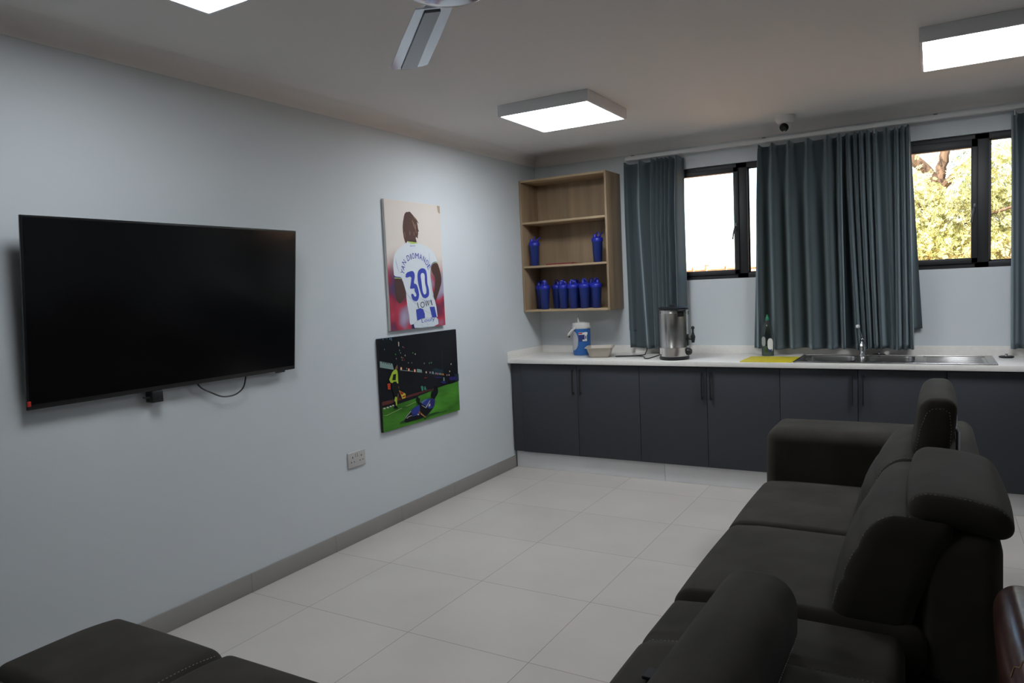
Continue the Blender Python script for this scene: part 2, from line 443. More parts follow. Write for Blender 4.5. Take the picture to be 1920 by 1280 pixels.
P2=[
 ('grass',[(2,157),(109,157),(159,157),(333,165),(385,177),(506,187),(588,199),(668,204),(749,208),(849,213),(850,0),(0,0)]),
 ('track',[(2,194),(70,194),(119,192),(246,195),(325,200),(379,201),(441,202),(521,202),(521,194),(381,189),(369,184),(237,182),(143,175),(69,170),(0,170)]),
 ('board',[(2,450),(122,421),(134,381),(0,411)]),
 ('night',[(27,443),(37,440),(31,431)]),
 ('night',[(45,439),(55,435),(49,427)]),
 ('night',[(63,434),(73,431),(67,422)]),
 ('night',[(77,431),(87,427),(81,419)]),
 ('night',[(95,426),(105,423),(99,414)]),
 ('board',[(195,373),(263,361),(328,349),(328,344),(254,358),(195,369)]),
 ('board',[(371,358),(387,355),(420,346),(424,326),(366,337)]),
 ('board',[(534,320),(551,318),(560,298),(529,306)]),
 ('red',[(197,392),(216,389),(215,367),(196,371)]),
 ('lamp',[(201,388),(213,386),(212,371),(200,373)]),
 ('red',[(274,375),(294,372),(292,350),(273,353)]),
 ('lamp',[(277,371),(290,368),(289,353),(277,356)]),
 ('red',[(336,362),(356,359),(355,336),(335,340)]),
 ('lamp',[(340,358),(353,355),(352,340),(339,342)]),
 ('lamp',[(464,330),(474,329),(474,316),(463,318)]),
 ('pink',[(507,323),(517,322),(516,309),(506,310)]),
 ('pink',[(573,308),(584,307),(583,294),(572,296)]),
 ('pink',[(593,304),(604,302),(603,289),(593,291)]),
 ('board',[(613,301),(623,299),(623,286),(612,288)]),
 ('board',[(625,299),(636,297),(635,284),(624,286)]),
 ('orange',[(642,294),(653,293),(652,280),(641,281)]),
 ('orange',[(658,291),(669,289),(668,276),(657,278)]),
 ('lamp',[(190,554),(199,553),(198,525),(190,526)]),
 ('haze',[(527,326),(576,340),(663,312),(667,290),(623,302),(565,313)]),
 ('neon',[(549,277),(592,276),(644,269),(641,262),(592,266)]),
 ('red',[(443,291),(471,289),(471,283),(445,285)]),
 ('haze',[(656,461),(667,460),(661,318),(655,319)]),
 ('haze',[(604,419),(612,418),(612,383),(605,384)]),
 ('sky',[(38,599),(47,599),(49,578),(41,578)]),
 ('sky',[(74,603),(83,603),(85,582),(78,581)]),
 ('sky',[(104,595),(113,595),(115,574),(108,574)]),
 ('sky',[(118,589),(127,589),(129,568),(122,567)]),
 ('board',[(230,522),(237,521),(238,513),(230,514)]),
 ('red',[(242,516),(249,515),(249,507),(242,507)]),
 ('board',[(194,504),(201,502),(201,494),(194,495)]),
 ('board',[(204,486),(211,485),(211,477),(204,477)]),
 ('green',[(153,482),(160,480),(161,473),(153,473)]),
 ('lamp',[(248,465),(255,464),(255,456),(248,456)]),
 ('board',[(157,454),(164,453),(164,445),(157,445)]),
 ('board',[(215,438),(222,437),(222,429),(215,430)]),
 ('orange',[(225,451),(232,450),(232,442),(225,442)]),
 ('green',[(330,473),(337,472),(337,464),(330,465)]),
 ('lamp',[(354,463),(362,462),(362,454),(354,454)]),
 ('board',[(313,410),(320,408),(320,400),(313,401)]),
 ('board',[(277,414),(284,412),(284,404),(277,405)]),
 ('sky',[(47,523),(54,522),(54,514),(47,515)]),
 ('red',[(235,436),(242,435),(242,427),(235,427)]),
 ('board',[(256,379),(263,377),(263,369),(256,370)]),
 ('pink',[(210,456),(217,455),(217,447),(210,447)]),
 ('board',[(446,392),(455,390),(454,381),(446,381)]),
 ('haze',[(520,414),(529,412),(528,403),(520,404)]),
 ('board',[(503,387),(512,385),(511,376),(503,376)]),
 ('green',[(524,387),(534,386),(533,377),(524,377)]),
 ('lamp',[(756,352),(766,350),(765,340),(755,341)]),
 ('lamp',[(735,302),(745,300),(744,291),(735,291)]),
 ('pink',[(699,280),(709,278),(708,269),(699,269)]),
 ('lamp',[(723,277),(733,276),(732,266),(723,267)]),
 ('pink',[(660,261),(670,259),(669,250),(660,250)]),
 ('haze',[(427,429),(436,428),(435,419),(427,419)]),
 ('board',[(658,263),(671,262),(672,241),(664,230),(657,240)]),
 ('neon',[(620,236),(650,239),(680,238),(684,218),(649,220)]),
 ('haze',[(789,270),(849,265),(848,215),(823,215)]),
 ('neon',[(728,251),(752,261),(772,249),(798,255),(816,243),(818,225),(796,215),(740,232)]),
 ('night',[(720,234),(802,227),(807,211),(749,208),(714,208)]),
 ('teal',[(397,237),(415,239),(426,224),(418,202),(404,207)]),
 ('teal',[(436,231),(447,230),(457,205),(432,208)]),
 ('bag',[(58,301),(88,301),(85,261),(59,265)]),
 ('white',[(7,156),(18,156),(26,153),(28,146),(8,149)]),
 ('white',[(39,157),(50,157),(59,154),(60,147),(40,150)]),
 ('white',[(68,159),(78,159),(87,156),(88,149),(68,152)]),
 ('white',[(92,160),(103,161),(112,157),(113,151),(93,154)]),
 ('line',[(5,110),(29,106),(187,127),(191,124),(31,103),(5,108)]),
 ('line',[(217,129),(336,145),(336,142),(220,126)]),
 ('shade',[(158,133),(208,129),(256,129),(251,126),(191,126)]),
 ('skin',[(138,412),(155,413),(167,404),(168,387),(159,377),(141,382),(135,396)]),
 ('night',[(137,414),(155,415),(159,406),(148,398),(141,385),(134,396)]),
 ('yellow',[(137,383),(161,377),(166,344),(164,310),(166,288),(155,288),(145,305),(116,306),(110,299),(91,303),(80,319),(76,324),(93,345),(111,369)]),
 ('night',[(119,352),(148,353),(139,313),(106,317)]),
 ('night',[(96,302),(165,289),(165,242),(154,220),(128,208),(120,206),(102,262)]),
 ('skin',[(161,273),(169,269),(170,256),(164,255)]),
 ('yellow',[(126,210),(144,203),(140,152),(131,151),(126,177),(115,184)]),
 ('skin',[(153,225),(160,224),(162,213),(154,195),(148,190),(147,204)]),
 ('night',[(110,185),(122,178),(125,153),(133,149),(149,134),(141,131),(112,136)]),
 ('flag',[(167,244),(230,213),(228,186),(196,184),(179,219)]),
 ('red',[(173,239),(196,228),(213,219),(204,211),(183,215)]),
 ('red',[(194,200),(225,205),(225,194),(201,192)]),
 ('shade',[(442,36),(551,38),(609,27),(679,27),(689,21),(560,25),(465,22),(418,7),(411,16)]),
 ('shade',[(153,36),(204,46),(238,29),(170,31)]),
 ('night',[(203,30),(209,48),(227,65),(276,91),(303,105),(339,114),(366,120),(387,133),(424,144),(471,144),(504,141),(539,128),(546,117),(537,86),(514,66),(475,46),(442,30),(382,24),(281,24),(225,25)]),
 ('royal',[(276,91),(307,106),(339,114),(371,118),(374,85),(345,60),(288,67)]),
 ('royal',[(385,132),(424,144),(471,144),(504,138),(541,126),(545,111),(529,78),(486,69),(454,85),(436,99),(404,113)]),
 ('neon',[(489,131),(518,133),(539,124),(538,106),(525,82),(501,83),(488,102)]),
 ('sky',[(387,131),(424,143),(466,143),(433,133),(400,122)]),
 ('royal',[(283,62),(341,60),(359,56),(354,52),(287,54)]),
 ('white',[(343,60),(357,59),(362,52),(352,50),(343,54)]),
 ('skinred',[(353,68),(364,78),(374,76),(372,59),(359,59)]),
 ('white',[(211,53),(227,67),(276,92),(278,88),(231,64),(215,53)]),
 ('white',[(226,52),(248,61),(281,62),(283,59),(250,57),(230,49)]),
 ('night',[(536,218),(560,217),(581,204),(586,187),(584,164),(566,149),(549,137),(541,129),(504,144),(501,159),(508,175),(515,186),(524,205)]),
 ('skin',[(521,199),(536,209),(530,198),(520,182)]),
 ('night',[(337,166),(349,177),(362,169),(368,157),(376,168),(378,147),(372,133),(391,124),(440,87),(435,73),(386,107),(362,124),(345,149)]),
 ('white',[(431,87),(487,129),(490,126),(437,83)]),
 ('white',[(391,112),(429,92),(431,87),(395,107)]),
 ('white',[(469,101),(488,108),(488,92),(470,86)]),
 ('orange',[(377,66),(392,53),(437,21),(432,19),(392,42),(376,53)]),
]

# ================================================================== the setting
RX, RY, H = 7.0, -9.5, 2.58          # right wall, wall behind the camera, ceiling height
structure(MB().box(0, RX, RY, 0, -0.1, 0), 'floor', M_FLOOR, 'beige square ceramic tile floor with thin grout lines', 'floor', smooth=False)
structure(MB().box(-0.2, RX + 0.2, RY - 0.2, 0.2, H, H + 0.25), 'ceiling', M_CEIL, 'off-white flat plaster ceiling', 'ceiling', smooth=False)
structure(MB().box(-0.2, 0, RY - 0.2, 0.2, -0.1, H), 'wall_left', M_WALL, 'pale blue-grey wall carrying the television and the two prints', 'wall', smooth=False)
structure(MB().box(RX, RX + 0.2, RY - 0.2, 0.2, -0.1, H), 'wall_right', M_WALL, 'pale blue-grey wall on the right, out of the picture', 'wall', smooth=False)
structure(MB().box(0, RX, RY - 0.2, RY, -0.1, H), 'wall_front', M_WALL, 'pale blue-grey wall behind the viewer', 'wall', smooth=False)
W1, W2 = (1.13, 2.33), (2.65, 3.85)
WZ0, WZ1 = 1.473, 2.335
wb = MB()
wb.box(0, RX, 0, 0.2, -0.1, WZ0)
wb.box(0, RX, 0, 0.2, WZ1, H)
for a, b in ((0, W1[0]), (W1[1], W2[0]), (W2[1], RX)):
    wb.box(a, b, 0, 0.2, WZ0, WZ1)
structure(wb, 'wall_back', M_WALL, 'pale blue-grey wall with two windows above the kitchen counter', 'wall', smooth=False)
structure(MB().rbox(0.0, 0.011, RY, -0.55, 0, 0.097, 0.002, 1), 'baseboard_left', M_SKIRT, 'grey-beige tile skirting along the television wall', 'skirting')

# cove cornice
def cove(axis):
    mb = MB()
    prof = [(0.0, H - 0.082), (0.005, H - 0.082)]
    for k in range(13):
        a = PI / 2 * k / 12
        prof.append((0.005 + 0.085 * (1 - math.cos(a)), H - 0.080 + 0.080 * math.sin(a)))
    prof += [(0.0, H)]
    n = len(prof)
    vs = []
    if axis == 'y':
        ends = (RY, 0.0)
        for e in ends: vs += [(p, e, z) for p, z in prof]
    else:
        ends = (0.0, RX)
        for e in ends: vs += [(e, -p, z) for p, z in prof]
    fs = [(i, (i + 1) % n, (i + 1) % n + n, i + n) for i in range(n)]
    mb.add(vs, fs)
    return mb
structure(cove('y'), 'trim_1', M_CORN, 'white cove cornice along the television wall', 'cornice')
structure(cove('x'), 'trim_2', M_CORN, 'white cove cornice above the curtains', 'cornice')

# windows --------------------------------------------------------------------
def window(name, x0, x1, label, sash_top, fix_b):
    t = thing(name, label, 'window', (x0, 0.06, WZ0), kind='structure')
    o = t.location
    xm = x0 + (x1 - x0) / 2
    f = MB(o)
    y0, y1 = 0.028, 0.09
    for a in ((x0, x1, WZ0, WZ0 + 0.038), (x0, x1, WZ1 - 0.038, WZ1), (x0, x0 + 0.038, WZ0, WZ1), (x1 - 0.038, x1, WZ0, WZ1), (xm - 0.03, xm + 0.052, WZ0, WZ1)):
        f.rbox(a[0], a[1], y0, y1, a[2], a[3], 0.003, 1)
    f.build('window_frame', M_FRAME, t)
    s = MB(o)
    a0, a1, b0, b1 = x0 + 0.03, xm - 0.012, WZ0 + 0.03, WZ1 - 0.03
    w = 0.036
    for a in ((a0, a1, b0, b0 + w), (a0, a1, b1 - w - sash_top, b1), (a0, a0 + w, b0, b1), (a1 - w, a1, b0, b1)):
        s.rbox(a[0], a[1], 0.014, 0.064, a[2], a[3], 0.003, 1)
    sash = s.build('sash', M_FRAME, t)
    MB(o).box(a0 + 0.02, a1 - 0.02, 0.045, 0.049, b0 + 0.02, b1 - 0.02).build('pane', M_GLASS, sash, smooth=False)
    h = MB(o)
    hx = a1 - 0.018
    h.rbox(hx - 0.008, hx + 0.008, 0.004, 0.016, 1.83, 1.89, 0.003, 1)
    h.tube([(hx, 0.006, 1.86), (hx - 0.004, -0.02, 1.855), (hx - 0.012, -0.026, 1.82), (hx - 0.02, -0.026, 1.765)], 0.0055, 8)
    h.build('window_handle', M_HANDLE, sash)
    g = MB(o)
    g.box(xm + 0.04, x1 - 0.03, 0.058, 0.062, WZ0 + 0.03, WZ1 - 0.03)
    g.build('pane', M_GLASS, t, smooth=False)
    bd = MB(o)
    c0, c1, d0, d1 = xm + 0.045, x1 - 0.032, WZ0 + 0.03, WZ1 - 0.03
    w = 0.018
    for a in ((c0, c1, d0, d0 + w), (c0, c1, d1 - w, d1), (c0, c0 + w, d0, d1), (c1 - w, c1, d0, d1)):
        bd.box(a[0], a[1], 0.048, 0.058, a[2], a[3])
    bd.build('glazing_bead', M_FRAME, t, smooth=False)
    return t
window('window_1', W1[0], W1[1], 'black framed window left of the wide curtain, blown out white', 0.0, 0)
window('window_2', W2[0], W2[1], 'black framed window on the right with sunlit tree outside', 0.018, 0)

# ------------------------------------------------------------------ outside
M_GROUND = mat('dry_ground', (0.52, 0.33, 0.19), 0.95, noise=(2, 0.3))
M_BRICK = mat('garden_wall_brick', (0.58, 0.36, 0.24), 0.9, noise=(9, 0.35, (1, 1, 3)))
M_BARK = mat('bark', (0.10, 0.065, 0.045), 0.95, noise=(6, 0.4, (4, 4, 0.6)))
M_LEAF = mat('feathery_leaves', (0.52, 0.505, 0.235), 0.6, noise=(2.2, 0.4))
M_LEAFB = mat('darker_leaves', (0.22, 0.25, 0.10), 0.6, noise=(2.2, 0.4))
for m_ in (M_LEAF, M_LEAFB):
    p_ = m_.node_tree.nodes['Principled BSDF']
    p_.inputs['Subsurface Weight'].default_value = 0.0
structure(MB().box(-14, 20, 0.2, 30, -0.25, -0.12), 'ground', M_GROUND, 'dry reddish ground of the yard outside', 'ground', smooth=False)
gw = MB()
rw = random.Random(3)
x = -10.0
gw.box(-10, 16, 6.2, 6.4, -0.12, 1.645)
while x < 16:
    w = rw.uniform(0.16, 0.34)
    gw.rbox(x + 0.006, x + w - 0.006, 6.16, 6.44, 1.62, 1.645 + rw.uniform(0.03, 0.07), 0.02, 1)
    x += w
structure(gw, 'wall_garden', M_BRICK, 'sunlit reddish boundary wall with rough stone coping seen through the windows', 'wall')

def tree(name, base, height, crowns, n, label, seed, branches, mats):
    R = random.Random(seed)
    t = thing(name, label, 'tree', base)
    o = t.location
    tr = MB(o)
    bx, by, bz = base
    for pts, r in branches:
        P = [Vector(p) for p in pts]
        dense = []
        for a, b in zip(P, P[1:]):
            for k in range(5):
                dense.append(a.lerp(b, k / 5) + Vector((R.uniform(-1, 1), R.uniform(-1, 1), 0)) * 0.012)
        dense.append(P[-1])
        rr = [r[0] + (r[1] - r[0]) * i / (len(dense) - 1) for i in range(len(dense))]
        tr.tube(dense, rr, 9)
    tr.build('trunk', M_BARK, t)
    lf = MB(o)
    for c, rad, cnt in crowns:
        for i in range(cnt):
            while True:
                d = Vector((R.uniform(-1, 1), R.uniform(-1, 1), R.uniform(-1, 1)))
                if 0.25 < d.length < 1: break
            p = Vector((c[0] + d.x * rad[0], c[1] + d.y * rad[1], c[2] + d.z * rad[2]))
            out = Vector((d.x * 0.6 + R.uniform(-.5, .5), d.y * 0.6 - 0.25 + R.uniform(-.5, .5), R.uniform(-0.9, 0.5))).normalized()
            side = out.cross(Vector((R.uniform(-1, 1), R.uniform(-1, 1), R.uniform(-1, 1)))).normalized()
            nrm = out.cross(side)
            L = R.uniform(0.05, 0.12)
            m = 0 if R.random() < 0.72 else 1
            # a feathery spray: narrow leaflets along both sides of a stem
            k = 6
            vs = []; fs = []
            for q in range(k):
                s0 = p + out * L * q / k
                ll = L * 0.42 * (1 - 0.5 * q / k)
                for sg in (-1, 1):
                    tip = s0 + side * sg * ll + out * ll * 0.75 + nrm * R.uniform(-.2, .2) * ll
                    b = len(vs)
                    mid = s0.lerp(tip, 0.5)
                    vs += [s0, mid + out * 0.006, tip, mid - out * 0.006]
                    fs.append((b, b + 1, b + 2, b + 3))
            lf.add(vs, fs, m)
    lf.build('foliage', mats, t, smooth=False, recalc=False)
    return t
tree('feathery_tree', (3.05, 5.3, -0.12), 4, [
        ((3.1, 4.55, 2.05), (1.0, 0.45, 0.40), 3000), ((3.4, 4.5, 1.72), (1.0, 0.4, 0.28), 2000), ((3.75, 4.5, 2.5), (0.55, 0.45, 0.5), 1700), ((2.5, 4.7, 2.45), (0.55, 0.4, 0.3), 900), ((3.1, 5.6, 2.6), (1.3, 0.3, 0.7), 1200), ((3.0, 5.0, 3.35), (1.4, 0.8, 0.45), 500)],
     0, 'sunlit yellow-green feathery tree outside the right window', 11,
     [([(3.05, 5.3, -0.12), (3.02, 5.35, 1.0), (3.02, 5.3, 2.0), (3.03, 5.25, 2.62)], (0.13, 0.10)),
      ([(3.03, 5.25, 2.55), (2.8, 5.1, 2.85), (2.45, 5.0, 3.3)], (0.085, 0.05)),
      ([(3.03, 5.25, 2.55), (3.12, 5.2, 2.9), (3.18, 5.1, 3.5)], (0.07, 0.04)),
      ([(3.05, 5.25, 2.45), (3.35, 4.9, 2.75), (3.9, 4.7, 3.2)], (0.05, 0.02)),
      ([(3.05, 5.28, 1.9), (3.3, 4.45, 2.0), (3.75, 4.05, 2.12)], (0.04, 0.014)),
      ([(3.05, 5.28, 1.9), (2.9, 4.45, 2.2), (2.6, 4.1, 2.45)], (0.035, 0.012))],
     [M_LEAF, M_LEAFB])
tree('leafy_tree', (5.9, 9.0, -0.12), 4, [((5.3, 8.6, 3.0), (1.5, 0.6, 1.6), 1500)],
     0, 'darker green tree beyond the boundary wall at the right edge of the right window', 5,
     [([(5.9, 9.0, -0.12), (5.85, 9.0, 1.5), (5.8, 9.0, 3.4)], (0.14, 0.08)), ([(5.85, 9.0, 1.6), (5.3, 8.7, 2.5), (4.8, 8.5, 3.4)], (0.07, 0.03))],
     [M_LEAFB, M_LEAF])

# ------------------------------------------------------------------ ceiling panels, fan, camera
def ceiling_light(x0, y0, label, diffuser=M_PANEL):
    S = 0.6
    t = thing('ceiling_light', label, 'ceiling light', (x0 + S / 2, y0 + S / 2, H), 'square surface mounted ceiling lights')
    o = t.location
    z0 = 2.513
    f = MB(o)
    w = 0.014
    for a in ((x0, x0 + S, y0, y0 + w), (x0, x0 + S, y0 + S - w, y0 + S), (x0, x0 + w, y0 + w, y0 + S - w), (x0 + S - w, x0 + S, y0 + w, y0 + S - w)):
        f.rbox(a[0], a[1], a[2], a[3], z0, H, 0.002, 1)
    f.build('frame', M_PANELFR, t)
    MB(o).box(x0 + w, x0 + S - w, y0 + w, y0 + S - w, z0 + 0.003, z0 + 0.012).build('diffuser', diffuser, t, smooth=False)
    return t
ceiling_light(0.70, -1.77, 'bright square ceiling panel in the middle, nearest the wall shelf')
ceiling_light(2.932, -1.72, 'bright square ceiling panel at the upper right, above the sofa')
ceiling_light(0.71, -4.41, 'bright square ceiling panel at the top left, above the television', M_PANELDIM)

t = thing('ceiling_fan', 'silver metal ceiling fan with blades hanging from the ceiling', 'fan', (1.995, -4.165, H))
o = t.location
fx, fy = o.x, o.y
MB(o).lathe([(0.0, H), (0.07, H), (0.068, H - 0.03), (0.03, H - 0.07), (0, H - 0.07)], (fx, fy, 0)).build('canopy', M_FANM, t)
MB(o).tube([(fx, fy, H - 0.05), (fx, fy, 2.28)], 0.012, 12).build('rod', M_FANM, t)
MB(o).lathe([(0, 2.30), (0.05, 2.30), (0.10, 2.285), (0.128, 2.26), (0.132, 2.235), (0.120, 2.215), (0.112, 2.21), (0.112, 2.20), (0.105, 2.186), (0.085, 2.176), (0.05, 2.170), (0, 2.169)], (fx, fy, 0), 48).build('motor_housing', M_FANM, t)
for k in range(3):
    a = math.radians(135.5 + 120 * k)
    def bf(u, v, w, a=a):
        tw = 0.16
        return (fx + u * math.cos(a) - v * math.sin(a), fy + u * math.sin(a) + v * math.cos(a), 2.225 + w - v * tw - 0.016)
    poly = [(0.17, -0.050), (0.17, 0.050), (0.40, 0.058), (0.655, 0.062), (0.675, 0.055), (0.683, 0.035), (0.683, -0.045), (0.670, -0.060), (0.40, -0.056)]
    bl = MB(o).prism(poly, lambda u, v, d: bf(u, v, d), -0.002, 0.002).build('blade', M_FANM, t)
    rb = [(0.19, -0.020), (0.19, 0.022), (0.45, 0.024), (0.683, 0.026), (0.683, -0.026), (0.45, -0.022)]
    MB(o).prism(rb, lambda u, v, d: bf(u, v, d), -0.006, -0.0021).build('blade_rib', M_FAND, bl)
    MB(o).prism([(0.09, -0.018), (0.09, 0.018), (0.20, 0.03), (0.24, 0.03), (0.24, -0.03), (0.20, -0.03)], lambda u, v, d: bf(u, v, d), 0.002, 0.007).build('blade_arm', M_FANM, t)

t = thing('security_camera', 'small white turret security camera with black lens under the ceiling', 'camera', (2.10, -0.215, H))
o = t.location
MB(o).lathe([(0, H), (0.066, H), (0.066, H - 0.028), (0.062, H - 0.034), (0.050, H - 0.052), (0.0, H - 0.052)], (2.10, -0.215, 0), 36).build('base', M_WHITEPL, t)
c = Vector((2.10, -0.222, H - 0.066))
prof = [(0.0, 0.042)] + [(0.042 * math.sin(PI * k / 16), 0.042 * math.cos(PI * k / 16)) for k in range(1, 16)] + [(0, -0.042)]
MB(o).lathe(prof, c, 32).build('ball', M_WHITEPL, t)
look = Vector((-0.12, -0.80, -0.52)).normalized()
q = look.to_track_quat('Z', 'Y')
def disc_fn(x, y, z): return c + q @ Vector((x, y, z))
lens = MB(o).lathe([(0, 0.028), (0.031, 0.028), (0.031, 0.0335), (0.027, 0.041), (0.018, 0.045), (0, 0.0455)], (0, 0, 0), 28, fn=disc_fn).build('lens_cover', M_SCREEN, t)
MB(o).lathe([(0, 0.044), (0.007, 0.044), (0.007, 0.0462), (0, 0.0465)], (0, 0, 0), 16, fn=lambda x, y, z: disc_fn(x + 0.0, y - 0.018, z - 0.0025)).build('infrared_led', M_PLINTH, lens)

# ------------------------------------------------------------------ curtain rail and curtains
t = thing('curtain_rail', 'long white curtain rail running under the cornice above both windows', 'curtain rail', (2.2, -0.09, 2.45))
o = t.location
MB(o).rbox(0.872, 4.35, -0.112, -0.080, 2.438, 2.468, 0.004, 1).build('track', M_RAIL, t)
for bx in (0.93, 1.93, 3.00, 4.0):
    MB(o).rbox(bx - 0.012, bx + 0.012, -0.098, 0.0, 2.468, 2.476, 0.002, 1).build('bracket', mat('brown_bracket', (0.11, 0.075, 0.06), 0.6) if bx == 0.93 else bpy.data.materials['brown_bracket'], t)

def curtain(x0, x1, ridges, label, zb=0.945, base=-0.034, extra=None, seed=1):
    """pinch pleated cloth; ridges = (x at top, x at bottom, depth, width)"""
    R = random.Random(seed)
    t = thing('curtain', label, 'curtain', ((x0[0] + x0[1]) / 2, -0.1, 2.43), 'teal curtains on the white rail')
    o = t.location
    def cloth(xa, xb, zt, zbot, rid, yb, ph):
        nx = max(40, int((max(xb[1], xa[1]) - min(xa[0], xb[0])) / 0.004)); nz = 36
        vs = []; fs = []
        for j in range(nz + 1):
            w = j / nz
            for i in range(nx + 1):
                u = i / nx
                L = xa[0] + (xb[0] - xa[0]) * w; Rr = xa[1] + (xb[1] - xa[1]) * w
                x = L + (Rr - L) * u
                y = yb; near = 0
                for (ct, cb, dep, wd) in rid:
                    c = ct + (cb - ct) * w ** 1.2
                    ww = wd * (0.55 + 0.55 * min(1, w * 5))
                    g = math.exp(-((x - c) / ww) ** 2)
                    y -= 2.7 * dep * (0.55 + 0.45 * min(1, w * 3)) * g
                    gt = math.exp(-((x - ct) / 0.018) ** 2)
                    near = max(near, gt)
                y -= 0.006 * math.sin(x * 46 + ph + w * 1.5)
                ztop = zt - 0.016 * (1 - near)
                z = ztop + (zbot - ztop) * w + 0.004 * math.sin(x * 23 + ph) * (w ** 6)
                vs.append((x, y, z))
        for j in range(nz):
            for i in range(nx):
                a = j * (nx + 1) + i
                fs.append((a, a + 1, a + nx + 2, a + nx + 1))
        return vs, fs
    mb = MB(o)
    mb.add(*cloth(x0, x1, 2.433, zb, ridges, base, seed))
    ob = mb.build('cloth', M_CURT, t, angle=180, recalc=False)
    sm = ob.modifiers.new('thickness', 'SOLIDIFY'); sm.thickness = 0.003; sm.offset = 0
    if extra:
        mb = MB(o); mb.add(*cloth(*extra))
        ob = mb.build('side_flap', M_CURT, t, angle=180, recalc=False)
        sm = ob.modifiers.new('thickness', 'SOLIDIFY'); sm.thickness = 0.003; sm.offset = 0
    for rdg in ridges[::2]:
        MB(o).rbox(rdg[0] - 0.003, rdg[0] + 0.003, -0.086, -0.078, 2.405, 2.437, 0.001, 1).build('hook', M_RAIL, t)
    return t
def cx(p): return 1.891 + (p - 1420) * 0.00338
curtain((0.842, 1.322), (0.858, 1.332),
        [(0.848, 0.862, .020, .014), (0.985, 1.035, .038, .030), (1.085, 1.10, .045, .020), (1.125, 1.135, .040, .012), (1.155, 1.16, .040, .012), (1.187, 1.188, .036, .013), (1.225, 1.222, .04, .014), (1.285, 1.29, .050, .026)],
        'teal pleated curtain beside the wall shelf, left of the windows', seed=1,
        extra=((0.842, 0.90), (0.835, 0.90), 2.42, 1.085, [(0.86, 0.86, .012, .02)], -0.030, 2))
curtain((1.885, 2.44), (1.825, 2.46),
        [(cx(1418), cx(1416), .030, .018), (cx(1447.5), cx(1453), .042, .026), (cx(1481.6), cx(1488), .042, .026), (cx(1518.7), cx(1526), .042, .026), (cx(1555.8), cx(1564), .044, .026), (cx(1579), cx(1586), .044, .018)],
        'teal pleated curtain behind the dish soap bottle, hanging in even folds', seed=2)
curtain((2.425, 2.852), (2.40, 2.876),
        [(cx(1593), cx(1612), .040, .013), (cx(1607), cx(1623), .032, .012), (cx(1618), cx(1633), .040, .012), (cx(1630), cx(1644), .040, .012), (cx(1643), cx(1655), .036, .013), (cx(1664), cx(1676), .028, .020), (cx(1681), cx(1685), .040, .012), (cx(1692), cx(1697), .036, .011), (cx(1702), cx(1709), .036, .012)],
        'teal curtain bunched in tight folds behind the tap, left of the right window', seed=3,
        extra=((2.78, 2.853), (2.78, 2.925), 2.42, 1.08, [(2.84, 2.86, .014, .02)], -0.030, 2))
curtain((3.412, 3.95), (3.415, 3.96),
        [(3.425, 3.43, .030, .016), (3.50, 3.51, .042, .02), (3.56, 3.57, .04, .016), (3.62, 3.63, .04, .02), (3.72, 3.73, .04, .02), (3.82, 3.83, .04, .02), (3.92, 3.93, .04, .016)],
        'teal curtain at the far right edge, right of the sunlit window', seed=4)

# ================================================================== kitchen
CABX = [0.104, 1.108, 2.098, 3.06, 4.06]
MIDX = [0.602, 1.608, 2.573, 3.56]
cab_labels = ['leftmost dark grey two-door base cabinet in the room corner', 'dark grey two-door base cabinet below the steel urn', 'dark grey two-door base cabinet below the sink', 'dark grey two-door base cabinet at the far right, behind the sofa back']
for k in range(4):
    a, b, m_ = CABX[k], CABX[k + 1], MIDX[k]
    t = thing('base_cabinet', cab_labels[k], 'cabinet', ((a + b) / 2, -0.3, 0.14), 'dark grey base cabinets under the counter')
    o = t.location
    x0 = a if k else 0.014
    body = MB(o)
    body.box(x0 + 0.001, x0 + 0.018, -0.558, -0.012, 0.142, 0.862)
    body.box(b - 0.018, b - 0.001, -0.558, -0.012, 0.142, 0.862)
    body.box(x0 + 0.018, b - 0.018, -0.558, -0.012, 0.142, 0.158)
    body.box(x0 + 0.018, b - 0.018, -0.020, -0.012, 0.158, 0.862)
    body.box(x0 + 0.018, b - 0.018, -0.558, -0.54, 0.80, 0.862)
    body.build('carcass', M_CABIN, t, smooth=False)
    if k == 0:
        MB(o).rbox(0.013, a - 0.002, -0.572, -0.556, 0.142, 0.860, 0.0015, 1).build('filler_panel', M_CAB, t)
    for (d0, d1, hx) in ((a, m_, m_ - 0.033), (m_, b, m_ + 0.028)):
        d = MB(o).rbox(d0 + 0.0015, d1 - 0.0015, -0.580, -0.560, 0.142, 0.858, 0.0015, 1).build('door', M_CAB, t)
        h = MB(o)
        h.tube([(hx, -0.602, 0.632), (hx, -0.602, 0.828)], 0.0055, 10)
        for z in (0.642, 0.818): h.tube([(hx, -0.579, z), (hx, -0.602, z)], 0.0055, 8)
        h.build('handle', M_BLACK, d)
for x0, x1, lb in ((0.012, 1.27, 'light grey plinth board under the corner cabinets'), (1.272, 4.06, 'long light grey plinth board running behind the sofa')):
    tag(MB((x0, -0.53, 0)).rbox(x0, x1, -0.536, -0.520, 0.0, 0.139, 0.0015, 1).build('plinth_board', M_PLINTH), lb, 'plinth', 'plinth boards under the cabinets')

